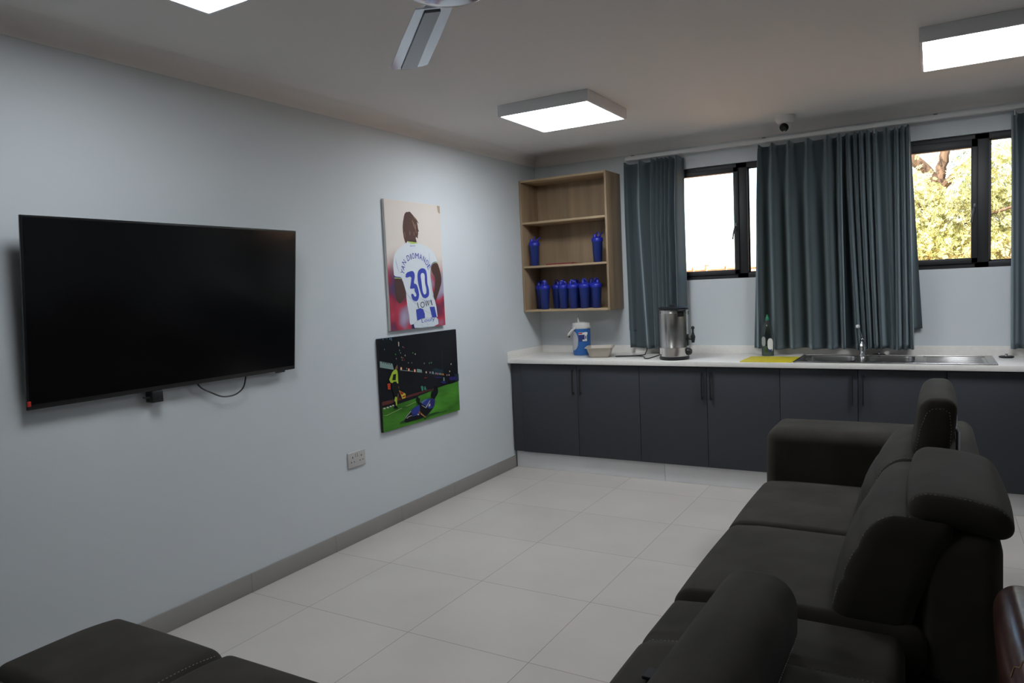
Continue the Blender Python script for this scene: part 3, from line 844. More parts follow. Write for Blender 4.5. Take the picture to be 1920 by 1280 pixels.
t = thing('countertop', 'long white stone countertop with a low upstand along the walls', 'countertop', (2.0, -0.3, 0.866))
o = t.location
SX = [(2.235, 2.545), (2.60, 2.885)]      # sink bowls
BY0, BY1 = -0.50, -0.20
w = MB(o)
f_ = -0.612
w.rbox(0.002, SX[0][0] - 0.01, f_, -0.001, 0.866, 0.90, 0.003, 1)
w.rbox(SX[1][1] + 0.01, 4.08, f_, -0.001, 0.866, 0.90, 0.003, 1)
w.rbox(SX[0][0] - 0.012, SX[1][1] + 0.012, f_, BY0 - 0.01, 0.866, 0.90, 0.003, 1)
w.rbox(SX[0][0] - 0.012, SX[1][1] + 0.012, BY1 + 0.01, -0.001, 0.866, 0.90, 0.003, 1)
w.build('worktop', M_TOP, t)
w = MB(o)
w.rbox(0.016, 4.08, -0.018, -0.001, 0.899, 0.960, 0.002, 1)
w.build('upstand', M_TOP, t)
MB(o).rbox(0.001, 0.018, f_, -0.018, 0.899, 0.960, 0.002, 1).build('upstand', M_TOP, t)

t = thing('sink', 'double bowl stainless steel sink with drainboard set in the counter', 'sink', (2.75, -0.37, 0.90))
o = t.location
d = MB(o)
sx0, sx1, sy0, sy1, zt = 2.185, 3.315, -0.592, -0.115, 0.9055
for a in ((sx0, SX[0][0], sy0, sy1), (SX[0][1], SX[1][0], sy0, sy1), (SX[0][0], SX[0][1], sy0, BY0), (SX[0][0], SX[0][1], BY1, sy1), (SX[1][0], SX[1][1], sy0, BY0), (SX[1][0], SX[1][1], BY1, sy1), (SX[1][1], 2.93, sy0, sy1), (2.93, 3.27, sy0, -0.55), (2.93, 3.27, -0.16, sy1), (3.27, sx1, sy0, sy1)):
    d.box(a[0], a[1], a[2], a[3], 0.9003, zt)
d.build('deck', M_SINK, t, smooth=False)
rim = MB(o)
for a in ((sx0, sx1, sy0, sy0 + 0.012), (sx0, sx1, sy1 - 0.012, sy1), (sx0, sx0 + 0.012, sy0, sy1), (sx1 - 0.012, sx1, sy0, sy1)):
    rim.rbox(a[0], a[1], a[2], a[3], 0.9005, 0.9085, 0.0035, 2)
rim.build('rim', M_SINK, t)
for (b0, b1) in SX:
    bw = MB(o)
    n = 40; rings = []
    cxm, cym = (b0 + b1) / 2, (BY0 + BY1) / 2
    hx, hy = (b1 - b0) / 2, (BY1 - BY0) / 2
    for (sc, z) in ((1.0, zt), (0.985, 0.895), (0.96, 0.80), (0.90, 0.757), (0.75, 0.748), (0.2, 0.744), (0.01, 0.744)):
        ring = []
        for k in range(n):
            a = 2 * PI * k / n
            ca, sa = math.cos(a), math.sin(a)
            e = 0.35
            ring.append((cxm + hx * sc * math.copysign(abs(ca) ** e, ca), cym + hy * sc * math.copysign(abs(sa) ** e, sa), z))
        rings.append(ring)
    vs = [p for r in rings for p in r]
    fs = [(i * n + k, i * n + (k + 1) % n, (i + 1) * n + (k + 1) % n, (i + 1) * n + k) for i in range(len(rings) - 1) for k in range(n)]
    bw.add(vs, fs)
    bo = bw.build('bowl', M_SINK, t, angle=60)
    MB(o).lathe([(0, 0.7445), (0.035, 0.7445), (0.036, 0.7475), (0.02, 0.7465), (0, 0.746)], (cxm, cym, 0), 24).build('drain', M_CHROME, bo)
db = MB(o)
db.box(2.93, 3.27, -0.55, -0.16, 0.9003, 0.9025)
for k in range(9):
    yy = -0.52 + k * 0.041
    db.rbox(2.95, 3.25, yy, yy + 0.014, 0.9015, 0.9048, 0.0025, 1)
db.build('drainboard', M_SINK, t)

t = thing('kitchen_tap', 'chrome pillar tap with raised lever behind the sink bowls', 'tap', (2.572, -0.186, 0.905))
o = t.location
tx, ty = 2.572, -0.186
MB(o).lathe([(0, 0.9065), (0.026, 0.9065), (0.026, 0.912), (0.019, 0.922), (0.0175, 0.955), (0.0165, 1.0), (0.018, 1.012), (0.013, 1.024), (0, 1.026)], (tx, ty, 0), 24).build('body', M_CHROME, t)
MB(o).tube([(tx, ty, 0.985), (tx + 0.002, ty - 0.05, 1.015), (tx + 0.003, ty - 0.10, 1.022), (tx + 0.004, ty - 0.145, 1.010), (tx + 0.004, ty - 0.155, 0.985)], [0.011, 0.0105, 0.010, 0.010, 0.011], 12).build('spout', M_CHROME, t)
lv = MB(o)
lv.tube([(tx, ty, 1.015), (tx - 0.012, ty + 0.008, 1.06), (tx - 0.028, ty + 0.012, 1.10)], [0.007, 0.005, 0.005], 10)
lvo = lv.build('lever', M_CHROME, t)
MB(o).lathe([(0.0, -0.014), (0.008, -0.012), (0.0135, -0.005), (0.0135, 0.005), (0.008, 0.012), (0, 0.014)], (tx - 0.030, ty + 0.010, 1.107), 16).build('lever_knob', M_WHITEPL, lvo)

for (px, py, lb) in ((3.385, -0.16, 'black round sink plug lying right of the drainboard'), (2.665, -0.085, 'black round sink plug behind the right sink bowl, under the curtain')):
    p = thing('sink_plug', lb, 'sink plug', (px, py, 0.90), 'black sink plugs')
    z0 = 0.9002 if px > 3 else 0.9002
    MB(p.location).lathe([(0, z0), (0.036, z0), (0.041, z0 + 0.004), (0.041, z0 + 0.009), (0.032, z0 + 0.012), (0, z0 + 0.012)], (px, py, 0), 28).build('disc', M_PLASTIC, p)
    MB(p.location).lathe([(0, z0 + 0.012), (0.009, z0 + 0.012), (0.007, z0 + 0.02), (0.011, z0 + 0.024), (0, z0 + 0.026)], (px, py, 0), 16).build('knob', M_CHROME, p)

M_YEL = mat('yellow_plastic', (0.60, 0.50, 0.02), 0.5, noise=(12, 0.08))
M_STAIN = mat('orange_stain', (0.45, 0.10, 0.02), 0.7)
t = thing('cutting_board', 'flat yellow cutting board lying left of the sink', 'cutting board', (2.0, -0.43, 0.90))
MB(t.location).rbox(1.842, 2.178, -0.598, -0.27, 0.9003, 0.9065, 0.0025, 1, fn=lambda x, y, z: (x + (y + 0.6) * 0.02, y, z)).build('board', M_YEL, t)
MB(t.location).lathe([(0, 0.9064), (0.012, 0.9064), (0.008, 0.9072), (0, 0.9073)], (1.985, -0.588, 0), 12, sx=1.4, sy=0.5).build('food_stain', M_STAIN, t)

# ------------------------------------------------------------------ urn
t = thing('hot_water_urn', 'stainless steel hot water urn with black lid and tap on the counter', 'urn', (1.343, -0.46, 0.90))
o = t.location
ux, uy = 1.343, -0.46
MB(o).lathe([(0, 0.9003), (0.104, 0.9003), (0.107, 0.904), (0.107, 0.922), (0.103, 0.926), (0, 0.926)], (ux, uy, 0), 48).build('base', M_PLASTIC, t)
MB(o).lathe([(0, 0.926), (0.102, 0.926), (0.103, 0.93), (0.103, 0.985), (0.1045, 0.988), (0.1045, 0.992), (0.103, 0.995), (0.103, 1.232), (0.1045, 1.236), (0.1045, 1.241), (0.103, 1.245), (0.103, 1.263), (0, 1.263)], (ux, uy, 0), 64).build('tank', M_STEEL, t)
ld = MB(o).lathe([(0, 1.263), (0.107, 1.263), (0.108, 1.268), (0.107, 1.279), (0.09, 1.284), (0.04, 1.288), (0, 1.289)], (ux, uy, 0), 48).build('lid', M_PLASTIC, t)
MB(o).lathe([(0, 1.288), (0.020, 1.288), (0.021, 1.296), (0.014, 1.304), (0, 1.306)], (ux - 0.005, uy, 0), 20).build('lid_knob', M_PLASTIC, ld)
for ang in (-46, 134):
    a = math.radians(ang)
    hm = MB(o)
    def hf(u, v, z, a=a): return (ux + u * math.cos(a) - v * math.sin(a), uy + u * math.sin(a) + v * math.cos(a), z)
    hm.rbox(0.098, 0.135, -0.030, 0.030, 1.252, 1.266, 0.004, 1, fn=hf)
    hm.rbox(0.098, 0.120, -0.026, 0.026, 1.215, 1.254, 0.006, 2, fn=hf)
    hm.build('side_handle', M_PLASTIC, t)
ta = math.radians(2)
def tf(u, v, z): return (ux + u * math.cos(ta) - v * math.sin(ta), uy + u * math.sin(ta) + v * math.cos(ta), z)
tp = MB(o)
tp.rbox(0.100, 0.108, -0.016, 0.016, 1.00, 1.085, 0.003, 1, fn=tf)
tp.tube([tf(0.105, 0, 1.052), tf(0.135, 0, 1.05)], 0.009, 12)
tp.lathe([(0, 1.022), (0.009, 1.022), (0.011, 1.03), (0.015, 1.05), (0.017, 1.066), (0.010, 1.082), (0.006, 1.10), (0.007, 1.118), (0.012, 1.124), (0.0125, 1.132), (0.008, 1.140), (0, 1.142)], (tf(0.14, 0, 0)[0], tf(0.14, 0, 0)[1], 0), 20)
tp.build('tap', M_PLASTIC, t)
dl = Vector(tf(0.103, -0.012, 0.958))
qd = Vector((math.cos(ta - 0.12), math.sin(ta - 0.12), 0)).to_track_quat('Z', 'Y')
MB(o).lathe([(0, 0), (0.026, 0), (0.027, 0.006), (0.022, 0.02), (0.018, 0.026), (0, 0.027)], (0, 0, 0), 24, fn=lambda x, y, z: dl + qd @ Vector((x, y, z))).build('thermostat_dial', M_PLASTIC, t)
lb = MB(o)
vs = []
for k in range(7):
    a = math.radians(196 + k * 5)
    for z in (0.943, 0.985): vs.append((ux + 0.1037 * math.cos(a), uy + 0.1037 * math.sin(a), z))
lb.add(vs, [(2 * k, 2 * k + 2, 2 * k + 3, 2 * k + 1) for k in range(6)])
lb.build('rating_label', M_WHITEPL, t)
sg = MB(o).rbox(0.1032, 0.106, -0.006, 0.006, 1.225, 1.252, 0.001, 1, fn=lambda u, v, z: tf(u, v + 0.02, z)).build('water_gauge', M_PLASTIC, t)
def spline(pts, n=8):
    P = [Vector(p) for p in pts]; out = []
    for i in range(len(P) - 1):
        p0, p1, p2, p3 = P[max(0, i - 1)], P[i], P[i + 1], P[min(len(P) - 1, i + 2)]
        for k in range(n):
            s = k / n
            out.append(0.5 * ((2 * p1) + (p2 - p0) * s + (2 * p0 - 5 * p1 + 4 * p2 - p3) * s * s + (3 * p1 - p0 - 3 * p2 + p3) * s ** 3))
    out.append(P[-1]); return out
MB(o).tube(spline([(1.243, -0.43, 0.935), (1.20, -0.45, 0.920), (1.155, -0.49, 0.9065), (1.115, -0.47, 0.9055), (1.07, -0.36, 0.9055), (1.00, -0.32, 0.9055), (0.90, -0.36, 0.9055), (0.845, -0.37, 0.9055), (0.855, -0.325, 0.9055), (0.95, -0.30, 0.9055), (1.03, -0.25, 0.908), (1.01, -0.15, 0.913), (0.985, -0.05, 0.925), (0.98, -0.030, 0.94)]), 0.0042, 8).build('power_cord', M_PLASTIC, t)

# ------------------------------------------------------------------ jug, tub, dish soap
M_JUGB = mat('blue_jug_plastic', (0.022, 0.115, 0.36), 0.4)
M_JUGW = mat('jug_white_plastic', (0.56, 0.55, 0.53), 0.45)
M_JUGG = mat('jug_grey_panel', (0.40, 0.41, 0.44), 0.5)
M_NAVY = mat('print_navy', (0.02, 0.035, 0.16), 0.5)
M_REDP = mat('print_red', (0.45, 0.05, 0.03), 0.5)
t = thing('drink_jug', 'blue insulated drink jug with white lid, spout and carry handle', 'jug', (0.487, -0.215, 0.90))
o = t.location
jx, jy, jr = 0.487, -0.215, 0.074
MB(o).lathe([(0, 0.9003), (0.066, 0.9003), (0.071, 0.905), (0.073, 0.92), (jr, 1.11), (jr, 1.118), (0, 1.118)], (jx, jy, 0), 48).build('body', M_JUGB, t)
MB(o).lathe([(0, 1.118), (0.0755, 1.118), (0.077, 1.123), (0.0765, 1.132), (0.073, 1.134), (0.0715, 1.136), (0.072, 1.158), (0.068, 1.164), (0.03, 1.170), (0, 1.171)], (jx, jy, 0), 48).build('lid', M_JUGW, t)
MB(o).tube([(jx - 0.018, jy - 0.01, 1.166), (jx - 0.020, jy - 0.01, 1.20), (jx - 0.024, jy - 0.012, 1.222)], [0.011, 0.010, 0.009], 12).build('spout', M_JUGW, t)
def arc_patch(mb, x, y, r, th0, th1, zlo, zhi, n=16, m=0):
    vs = []
    for k in range(n + 1):
        u = k / n; a = math.radians(th0 + (th1 - th0) * u)
        z0, z1 = zlo(u) if callable(zlo) else zlo, zhi(u) if callable(zhi) else zhi
        for z in (z0, z1): vs.append((x + r * math.cos(a), y + r * math.sin(a), z))
    mb.add(vs, [(2 * k, 2 * k + 2, 2 * k + 3, 2 * k + 1) for k in range(n)], 0 if m is None else m)
gp = MB(o)
arc_patch(gp, jx, jy, jr + 0.0012, 195, 273, lambda u: 1.03 - 0.088 * math.sqrt(max(0, 1 - (2 * u - 1) ** 2)) ** 0.8, lambda u: 1.03 + 0.072 * math.sqrt(max(0, 1 - (2 * u - 1) ** 2)) ** 1.1, 28)
gp.build('grip_panel', M_JUGG, t)
lab = MB(o)
arc_patch(lab, jx, jy, jr + 0.0010, 276, 335, 1.015, 1.085, 12, 0)
arc_patch(lab, jx, jy, jr + 0.0016, 276, 300, 1.076, 1.086, 6, 2)
arc_patch(lab, jx, jy, jr + 0.0014, 276, 335, 1.070, 1.088, 12, 1)
arc_patch(lab, jx, jy, jr + 0.0016, 314, 330, 1.022, 1.09, 8, 1)
arc_patch(lab, jx, jy, jr + 0.0018, 300, 330, 1.017, 1.030, 8, 1)
arc_patch(lab, jx, jy, jr + 0.0020, 318, 325, 1.035, 1.060, 4, 0)
lab.build('label', [M_NAVY, M_WHITEPL, M_REDP], t)
hd = MB(o)
ha = math.radians(205)
def jf(u, v, z): return (jx + u * math.cos(ha) - v * math.sin(ha), jy + u * math.sin(ha) + v * math.cos(ha), z)
hd.tube([jf(0.050, 0.058, 1.127), jf(0.072, 0.056, 1.108), jf(0.100, 0.045, 1.076), jf(0.108, 0.025, 1.064), jf(0.110, 0.0, 1.060), jf(0.108, -0.025, 1.064), jf(0.100, -0.045, 1.076), jf(0.072, -0.056, 1.108), jf(0.050, -0.058, 1.127)], [0.008, 0.009, 0.010, 0.010, 0.010, 0.010, 0.010, 0.009, 0.008], 10)
hd.build('carry_handle', M_JUGW, t)
MB(o).tube([jf(0.101, -0.030, 1.056), jf(0.101, 0.030, 1.056)], 0.0085, 10).build('handle_grip', M_PLASTIC, t)

M_TUB = mat('beige_tub_plastic', (0.43, 0.385, 0.32), 0.45)
t = thing('plastic_tub', 'empty beige rectangular plastic tub in front of the jug', 'tub', (0.70, -0.335, 0.90))
o = t.location
tb = MB(o)
ra = math.radians(18)
def ring(hx, hy, z, rr, n=6):
    P = []
    for (sx_, sy_, a0) in ((1, 1, 0), (-1, 1, 90), (-1, -1, 180), (1, -1, 270)):
        for k in range(n + 1):
            a = math.radians(a0 + 90 * k / n)
            x, y = sx_ * (hx - rr) + rr * math.cos(a), sy_ * (hy - rr) + rr * math.sin(a)
            P.append((0.70 + x * math.cos(ra) - y * math.sin(ra), -0.335 + x * math.sin(ra) + y * math.cos(ra), z))
    return P
rings = [ring(.002, .002, .9004, .001), ring(.070, .085, .9004, .02), ring(.078, .093, .906, .024), ring(.098, .115, .975, .026), ring(.112, .131, .976, .03), ring(.112, .131, .981, .03), ring(.098, .115, .981, .026), ring(.095, .112, .975, .025), ring(.076, .091, .909, .022), ring(.068, .083, .904, .02), ring(.002, .002, .904, .001)]
n = len(rings[0])
tb.add([p for r in rings for p in r], [(i * n + k, i * n + (k + 1) % n, (i + 1) * n + (k + 1) % n, (i + 1) * n + k) for i in range(len(rings) - 1) for k in range(n)])
tb.build('tub', M_TUB, t, angle=50)

M_SOAPC = clear_mat('clear_soap_plastic', (0.75, 0.80, 0.78), 0.10, 0.08)
M_SOAPL = mat('green_dish_soap', (0.010, 0.055, 0.025), 0.2)
M_BACKLAB = mat('label_back', (0.30, 0.33, 0.32), 0.6)
M_SOAPCAP = mat('green_cap', (0.01, 0.16, 0.075), 0.4)
t = thing('dish_soap_bottle', 'clear dish soap bottle with green cap, part full of dark green soap', 'bottle', (1.948, -0.175, 0.90))
o = t.location
sxx, syy = 1.948, -0.175
prof = [(0, .9003), (.040, .9003), (.043, .905), (.043, .985), (.044, 1.02), (.042, 1.055), (.036, 1.09), (.030, 1.115), (.018, 1.148), (.013, 1.158), (.013, 1.164)]
sb = MB(o).lathe(prof[:-1] + [(.013, 1.164), (0, 1.164)], (sxx, syy, 0), 36, sy=0.62)
sb.build('bottle', M_SOAPC, t)
MB(o).lathe([(0, .902), (.039, .902), (.0415, .906), (.0415, .978), (0, .979)], (sxx, syy, 0), 36, sy=0.61).build('soap', M_SOAPL, t)
MB(o).lathe([(0, 1.160), (.015, 1.160), (.015, 1.172), (.011, 1.180), (.0075, 1.19), (.007, 1.20), (0, 1.202)], (sxx, syy, 0), 24).build('cap', M_SOAPCAP, t)
for (u0, u1, z0, z1, nm) in ((0.10, 0.86, 0.932, 1.03, 'front_label'), (-0.86, -0.22, 0.972, 1.042, 'back_label')):
    lm = MB(o); vs = []
    N = 12
    for k in range(N + 1):
        u = u0 + (u1 - u0) * k / N
        a = math.asin(u)
        e = math.sqrt(max(0, 1 - ((2 * k / N - 1)) ** 2)) * 0.5 + 0.5
        zc, hh = (z0 + z1) / 2, (z1 - z0) / 2 * e
        for z in (zc - hh, zc + hh): vs.append((sxx + 0.0452 * math.sin(a), syy - 0.0452 * 0.62 * math.cos(a), z))
    lm.add(vs, [(2 * k, 2 * k + 2, 2 * k + 3, 2 * k + 1) for k in range(N)], 0)
    if nm == 'front_label':
        vs = []
        for k in range(N + 1):
            u = u0 + (u1 - u0) * k / N * 0.8; a = math.asin(u)
            e = math.sqrt(max(0, 1 - ((2 * k / N * 0.8 - 1)) ** 2)) * 0.5 + 0.5
            zc, hh = (z0 + z1) / 2, (z1 - z0) / 2 * e
            for z in (zc - hh, zc - hh + 0.016): vs.append((sxx + 0.0456 * math.sin(a), syy - 0.0456 * 0.62 * math.cos(a), z))
        lm.add(vs, [(2 * k, 2 * k + 2, 2 * k + 3, 2 * k + 1) for k in range(N)], 1)
    lm.build(nm, [M_WHITEPL if nm == 'front_label' else M_BACKLAB, M_NAVY], t)

# ------------------------------------------------------------------ wall shelf and shaker bottles
t = thing('wall_shelf', 'open oak wall shelf unit with three compartments above the counter', 'shelf', (0.392, -0.15, 1.266))
o = t.location
sx0, sx1, sy0, sz0, sz1, th = 0.003, 0.782, -0.30, 1.266, 2.357, 0.017
MB(o).rbox(sx0, sx0 + th, sy0, -0.001, sz0, sz1, 0.001, 1).build('side_panel', M_OAK, t)
MB(o).rbox(sx1 - th, sx1, sy0, -0.001, sz0, sz1, 0.001, 1).build('side_panel', M_OAK, t)
MB(o).rbox(sx0 + th, sx1 - th, sy0, -0.001, sz1 - th, sz1, 0.001, 1).build('top_panel', M_OAKH, t)
MB(o).rbox(sx0 + th, sx1 - th, sy0, -0.001, sz0, sz0 + th, 0.001, 1).build('bottom_panel', M_OAKH, t)
for z in (1.632, 1.995): MB(o).rbox(sx0 + th, sx1 - th, sy0 + 0.002, -0.008, z, z + th, 0.001, 1).build('shelf_board', M_OAKH, t)
MB(o).box(sx0 + th, sx1 - th, -0.008, -0.001, sz0 + th, sz1 - th).build('back_panel', M_OAK, t, smooth=False)

M_CUP = mat('blue_shaker_cup', (0.008, 0.024, 0.16), 0.42)
M_LID = mat('blue_shaker_lid', (0.012, 0.022, 0.36), 0.4)
def shaker(rz=0.0, flip=1.0, label='', loc=(0, 0, 0)):
    """flip: 0 lid cap shut, 1 cap lever standing open"""
    t = thing('shaker_bottle', label, 'shaker bottle', loc, 'blue shaker bottles on the wall shelf', rz=0)
    o = Vector((0, 0, 0))
    MB(o).lathe([(0, 0.0), (.031, 0.0), (.034, .004), (.042, .165), (.043, .170), (0, .170)], n=36).build('cup', M_CUP, t)
    def R(x, y, z): return (x * math.cos(rz) - y * math.sin(rz), x * math.sin(rz) + y * math.cos(rz), z)
    lid = MB(o)
    lid.lathe([(0, .166), (.0465, .166), (.047, .170), (.0465, .190), (.043, .195), (.030, .203), (0, .206)], n=36)
    lid.lathe([(0, .198), (.015, .200), (.0145, .218), (.011, .224), (0, .226)], R(-0.02, 0, 0), 18)
    lid.build('screw_lid', M_LID, t)
    arm = MB(o)
    arm.lathe([(0, .199), (.013, .199), (.013, .212), (0, .214)], R(0.022, 0, 0), 16)
    if flip > 0.5:
        arm.tube([R(0.022, 0, 0.210), R(0.036, 0, 0.224), R(0.052, 0, 0.236)], [0.006, 0.005, 0.007], 8)
    else:
        arm.tube([R(0.022, 0, 0.215), R(0.0, 0, 0.226), R(-0.02, 0, 0.230)], [0.007, 0.007, 0.010], 8)
    arm.build('flip_cap', M_LID, t)
    lp = MB(o)
    P = []
    for k in range(17):
        a = PI * k / 16
        P.append(R(0.004, 0.022 * math.cos(a), 0.202 + 0.040 * math.sin(a)))
    lp.tube(P, 0.0038, 8)
    lp.build('carry_loop', M_LID, t)
    return t
B_ = sz0 + th + 0.0004; U_ = 1.632 + th + 0.0004
shaker(0.6, 1, 'blue shaker bottle with open flip cap at the left end of the middle shelf', (0.098, -0.245, U_))
shaker(1.0, 1, 'blue shaker bottle with open flip cap at the right end of the middle shelf', (0.650, -0.20, U_))
shaker(2.2, 0, 'front blue shaker bottle of the pair at the left of the bottom shelf', (0.168, -0.225, B_))
shaker(0.9, 0, 'blue shaker bottle half hidden behind the front one at the left of the bottom shelf', (0.076, -0.115, B_))
shaker(0.2, 0, 'leftmost front blue shaker bottle in the group of four on the bottom shelf', (0.343, -0.225, B_))
shaker(2.4, 1, 'blue shaker bottle with raised flip cap, half hidden at the bottom shelf group', (0.232, -0.115, B_))
shaker(0.4, 0, 'second front blue shaker bottle from the left in the bottom shelf group, loop upright', (0.436, -0.235, B_))
shaker(1.5, 0, 'third front blue shaker bottle from the left in the bottom shelf group', (0.535, -0.23, B_))
shaker(2.6, 0, 'rightmost front blue shaker bottle on the bottom shelf, loop upright', (0.634, -0.215, B_))
shaker(1.2, 0, 'blue shaker bottle behind and between the two middle front bottles, bottom shelf', (0.416, -0.115, B_))
shaker(1.9, 0, 'blue shaker bottle behind the third and rightmost front bottles, bottom shelf', (0.548, -0.115, B_))
M_REDT = mat('red_plastic', (0.22, 0.008, 0.02), 0.4)
t = thing('tray', 'thin red tray lying flat on the middle shelf between two blue bottles', 'tray', (0.34, -0.19, U_))
o = t.location
MB(o).rbox(0.215, 0.455, -0.275, -0.075, U_ + 0.0, U_ + 0.005, 0.002, 1).build('tray', M_REDT, t)
rim = MB(o)
for a in ((0.215, 0.455, -0.275, -0.268), (0.215, 0.455, -0.082, -0.075), (0.215, 0.222, -0.275, -0.075), (0.448, 0.455, -0.275, -0.075)): rim.rbox(a[0], a[1], a[2], a[3], U_ + 0.004, U_ + 0.0095, 0.002, 1)
rim.build('rim', M_REDT, t)

# ================================================================== left wall
TV0, TV1, TZ0, TZ1 = -4.227, -2.905, 1.098, 1.822
def tvf(x, y, z): return (x + (z - TZ0) * 0.105, y, z)
t = thing('television', 'large black flat screen television mounted on the left wall, tilted down', 'television', (0.0, (TV0 + TV1) / 2, 1.45))
o = t.location
MB(o).rbox(0.038, 0.050, TV0, TV1, TZ0, TZ1, 0.003, 2, fn=tvf).build('housing', M_TVFR, t)
sc_ = MB(o).box(0.0495, 0.0512, TV0 + 0.009, TV1 - 0.009, TZ0 + 0.020, TZ1 - 0.009, fn=tvf).build('screen', M_SCREEN, t, smooth=False)
MB(o).rbox(0.004, 0.039, TV0 + 0.16, TV1 - 0.16, TZ0 + 0.06, TZ0 + 0.46, 0.012, 2, fn=tvf).build('rear_cover', M_PLASTIC, t)
wm = MB(o)
wm.rbox(0.0005, 0.012, -3.80, -3.34, 1.36, 1.56, 0.002, 1)
for y in (-3.76, -3.38): wm.rbox(0.010, 0.060, y - 0.012, y + 0.012, 1.47, 1.56, 0.002, 1)
wm.build('wall_mount', M_BLACK, t)
MB(o).rbox(0.046, 0.0525, TV0 + 0.001, TV0 + 0.013, TZ0 + 0.014, TZ0 + 0.034, 0.001, 1, fn=tvf).build('red_sticker', mat('red_sticker', (0.5, 0.02, 0.01), 0.5), t)
MB(o).rbox(0.036, 0.048, -3.03, -2.97, TZ0 - 0.008, TZ0 + 0.002, 0.003, 1).build('receiver_foot', M_PLASTIC, t)
MB(o).tube(spline([(0.030, -3.49, 1.12), (0.034, -3.485, 1.095), (0.036, -3.461, 1.070), (0.036, -3.417, 1.046), (0.036, -3.371, 1.023), (0.036, -3.333, 1.015), (0.036, -3.28, 1.018), (0.036, -3.234, 1.044), (0.034, -3.214, 1.090), (0.030, -3.212, 1.12)]), 0.0038, 8).build('cable', M_PLASTIC, t)
t = thing('plug_adapter', 'black plug adapter hanging from the wall just below the television', 'adapter', (0.0, -3.70, 1.075))
o = t.location
MB(o).rbox(0.0005, 0.052, -3.725, -3.672, 1.046, 1.098, 0.005, 2).build('case', M_PLASTIC, t)
MB(o).tube([(0.03, -3.724, 1.068), (0.032, -3.742, 1.070), (0.034, -3.757, 1.074)], [0.006, 0.004, 0.0025], 8).build('prong', M_PLASTIC, t)

# canvases
def canvas(name, y0, z0, w, h, label, group, edge, polys, palette, bgmat, extra=None):
    t = thing(name, label, 'picture', (0.0, y0 + w / 2, z0 + h / 2), group)
    o = t.location
    D = 0.020
    MB(o).rbox(0.001, D, y0, y0 + w, z0, z0 + h, 0.003, 1).build('stretched_canvas', edge, t)
    pr = MB((0, y0, z0))
    names = list(palette)
    mats = [bgmat] + [palette[k] for k in names]
    def mf(u, v, d=0.0): return (D + 0.0006 + d, y0 + min(max(u, 0.001), w - 0.001), z0 + min(max(v, 0.001), h - 0.001))
    pr.flat([(0, 0), (w, 0), (w, h), (0, h)], mf, 0)
    d = 0.0
    for c, P in polys:
        d += 0.00006
        if len(P) > 7 and c not in ('grass', 'track', 'board', 'line', 'flag', 'hair'): P = rounded(P)
        pr.flat([(u / 1000, v / 1000) for u, v in P], lambda u, v: mf(u, v, d), names.index(c) + 1)
    if extra: extra(pr, lambda u, v: mf(u, v, d + 0.0001), names)
    ob = pr.build('printed_picture', mats, t, smooth=False, recalc=False)
    ob.location = Vector((0, y0, z0)) - o
    return t
def rounded(P):
    out = []
    for (a, b), (c, d) in zip(P, P[1:] + P[:1]):
        out += [(a * 0.78 + c * 0.22, b * 0.78 + d * 0.22), (a * 0.22 + c * 0.78, b * 0.22 + d * 0.78)]
    return out
def blob_mat(name, stops, fade=None, scale=5.0, rough=0.7):
    """a blurred printed background: noise through a colour ramp; fade = (colour, v0, v1) blends to a plain colour upwards"""
    m = bpy.data.materials.new(name); m.use_nodes = True
    nt = m.node_tree; p = nt.nodes['Principled BSDF']; p.inputs['Roughness'].default_value = rough; p.inputs['Specular IOR Level'].default_value = 0.25
    tc = nt.nodes.new('ShaderNodeTexCoord')
    n = nt.nodes.new('ShaderNodeTexNoise'); n.inputs['Scale'].default_value = scale; n.inputs['Detail'].default_value = 1.0
    nt.links.new(tc.outputs['Object'], n.inputs['Vector'])
    r = nt.nodes.new('ShaderNodeValToRGB')
    el = r.color_ramp.elements
    el[0].position = stops[0][0]; el[0].color = (*stops[0][1], 1)
    el[1].position = stops[-1][0]; el[1].color = (*stops[-1][1], 1)
    for pos, c in stops[1:-1]:
        e = el.new(pos); e.color = (*c, 1)
    nt.links.new(n.outputs['Fac'], r.inputs['Fac'])
    out = r.outputs['Color']
    if fade:
        sp = nt.nodes.new('ShaderNodeSeparateXYZ'); nt.links.new(tc.outputs['Object'], sp.inputs[0])
        n2 = nt.nodes.new('ShaderNodeTexNoise'); n2.inputs['Scale'].default_value = 4
        nt.links.new(tc.outputs['Object'], n2.inputs['Vector'])
        ma = nt.nodes.new('ShaderNodeMath'); ma.operation = 'MULTIPLY_ADD'; ma.inputs[1].default_value = 0.25
        nt.links.new(n2.outputs['Fac'], ma.inputs[0]); nt.links.new(sp.outputs['Z'], ma.inputs[2])
        mr = nt.nodes.new('ShaderNodeMapRange'); mr.interpolation_type = 'SMOOTHSTEP'
        mr.inputs[1].default_value = fade[1] + 0.125; mr.inputs[2].default_value = fade[2] + 0.125
        nt.links.new(ma.outputs[0], mr.inputs[0])
        mx = nt.nodes.new('ShaderNodeMix'); mx.data_type = 'RGBA'
        nt.links.new(mr.outputs[0], mx.inputs[0]); nt.links.new(out, mx.inputs[6]); mx.inputs[7].default_value = (*fade[0], 1)
        out = mx.outputs[2]
    nt.links.new(out, p.inputs['Base Color'])
    return m
def ink(name, c): return mat('ink_' + name, c, 0.65, spec=0.25)
bg1 = blob_mat('print_crowd_blur', [(0.32, (0.06, 0.05, 0.12)), (0.43, (0.20, 0.03, 0.06)), (0.52, (0.42, 0.04, 0.07)), (0.60, (0.30, 0.17, 0.26)), (0.72, (0.36, 0.32, 0.42))], ((0.66, 0.60, 0.55), 0.30, 0.52), 5.5)
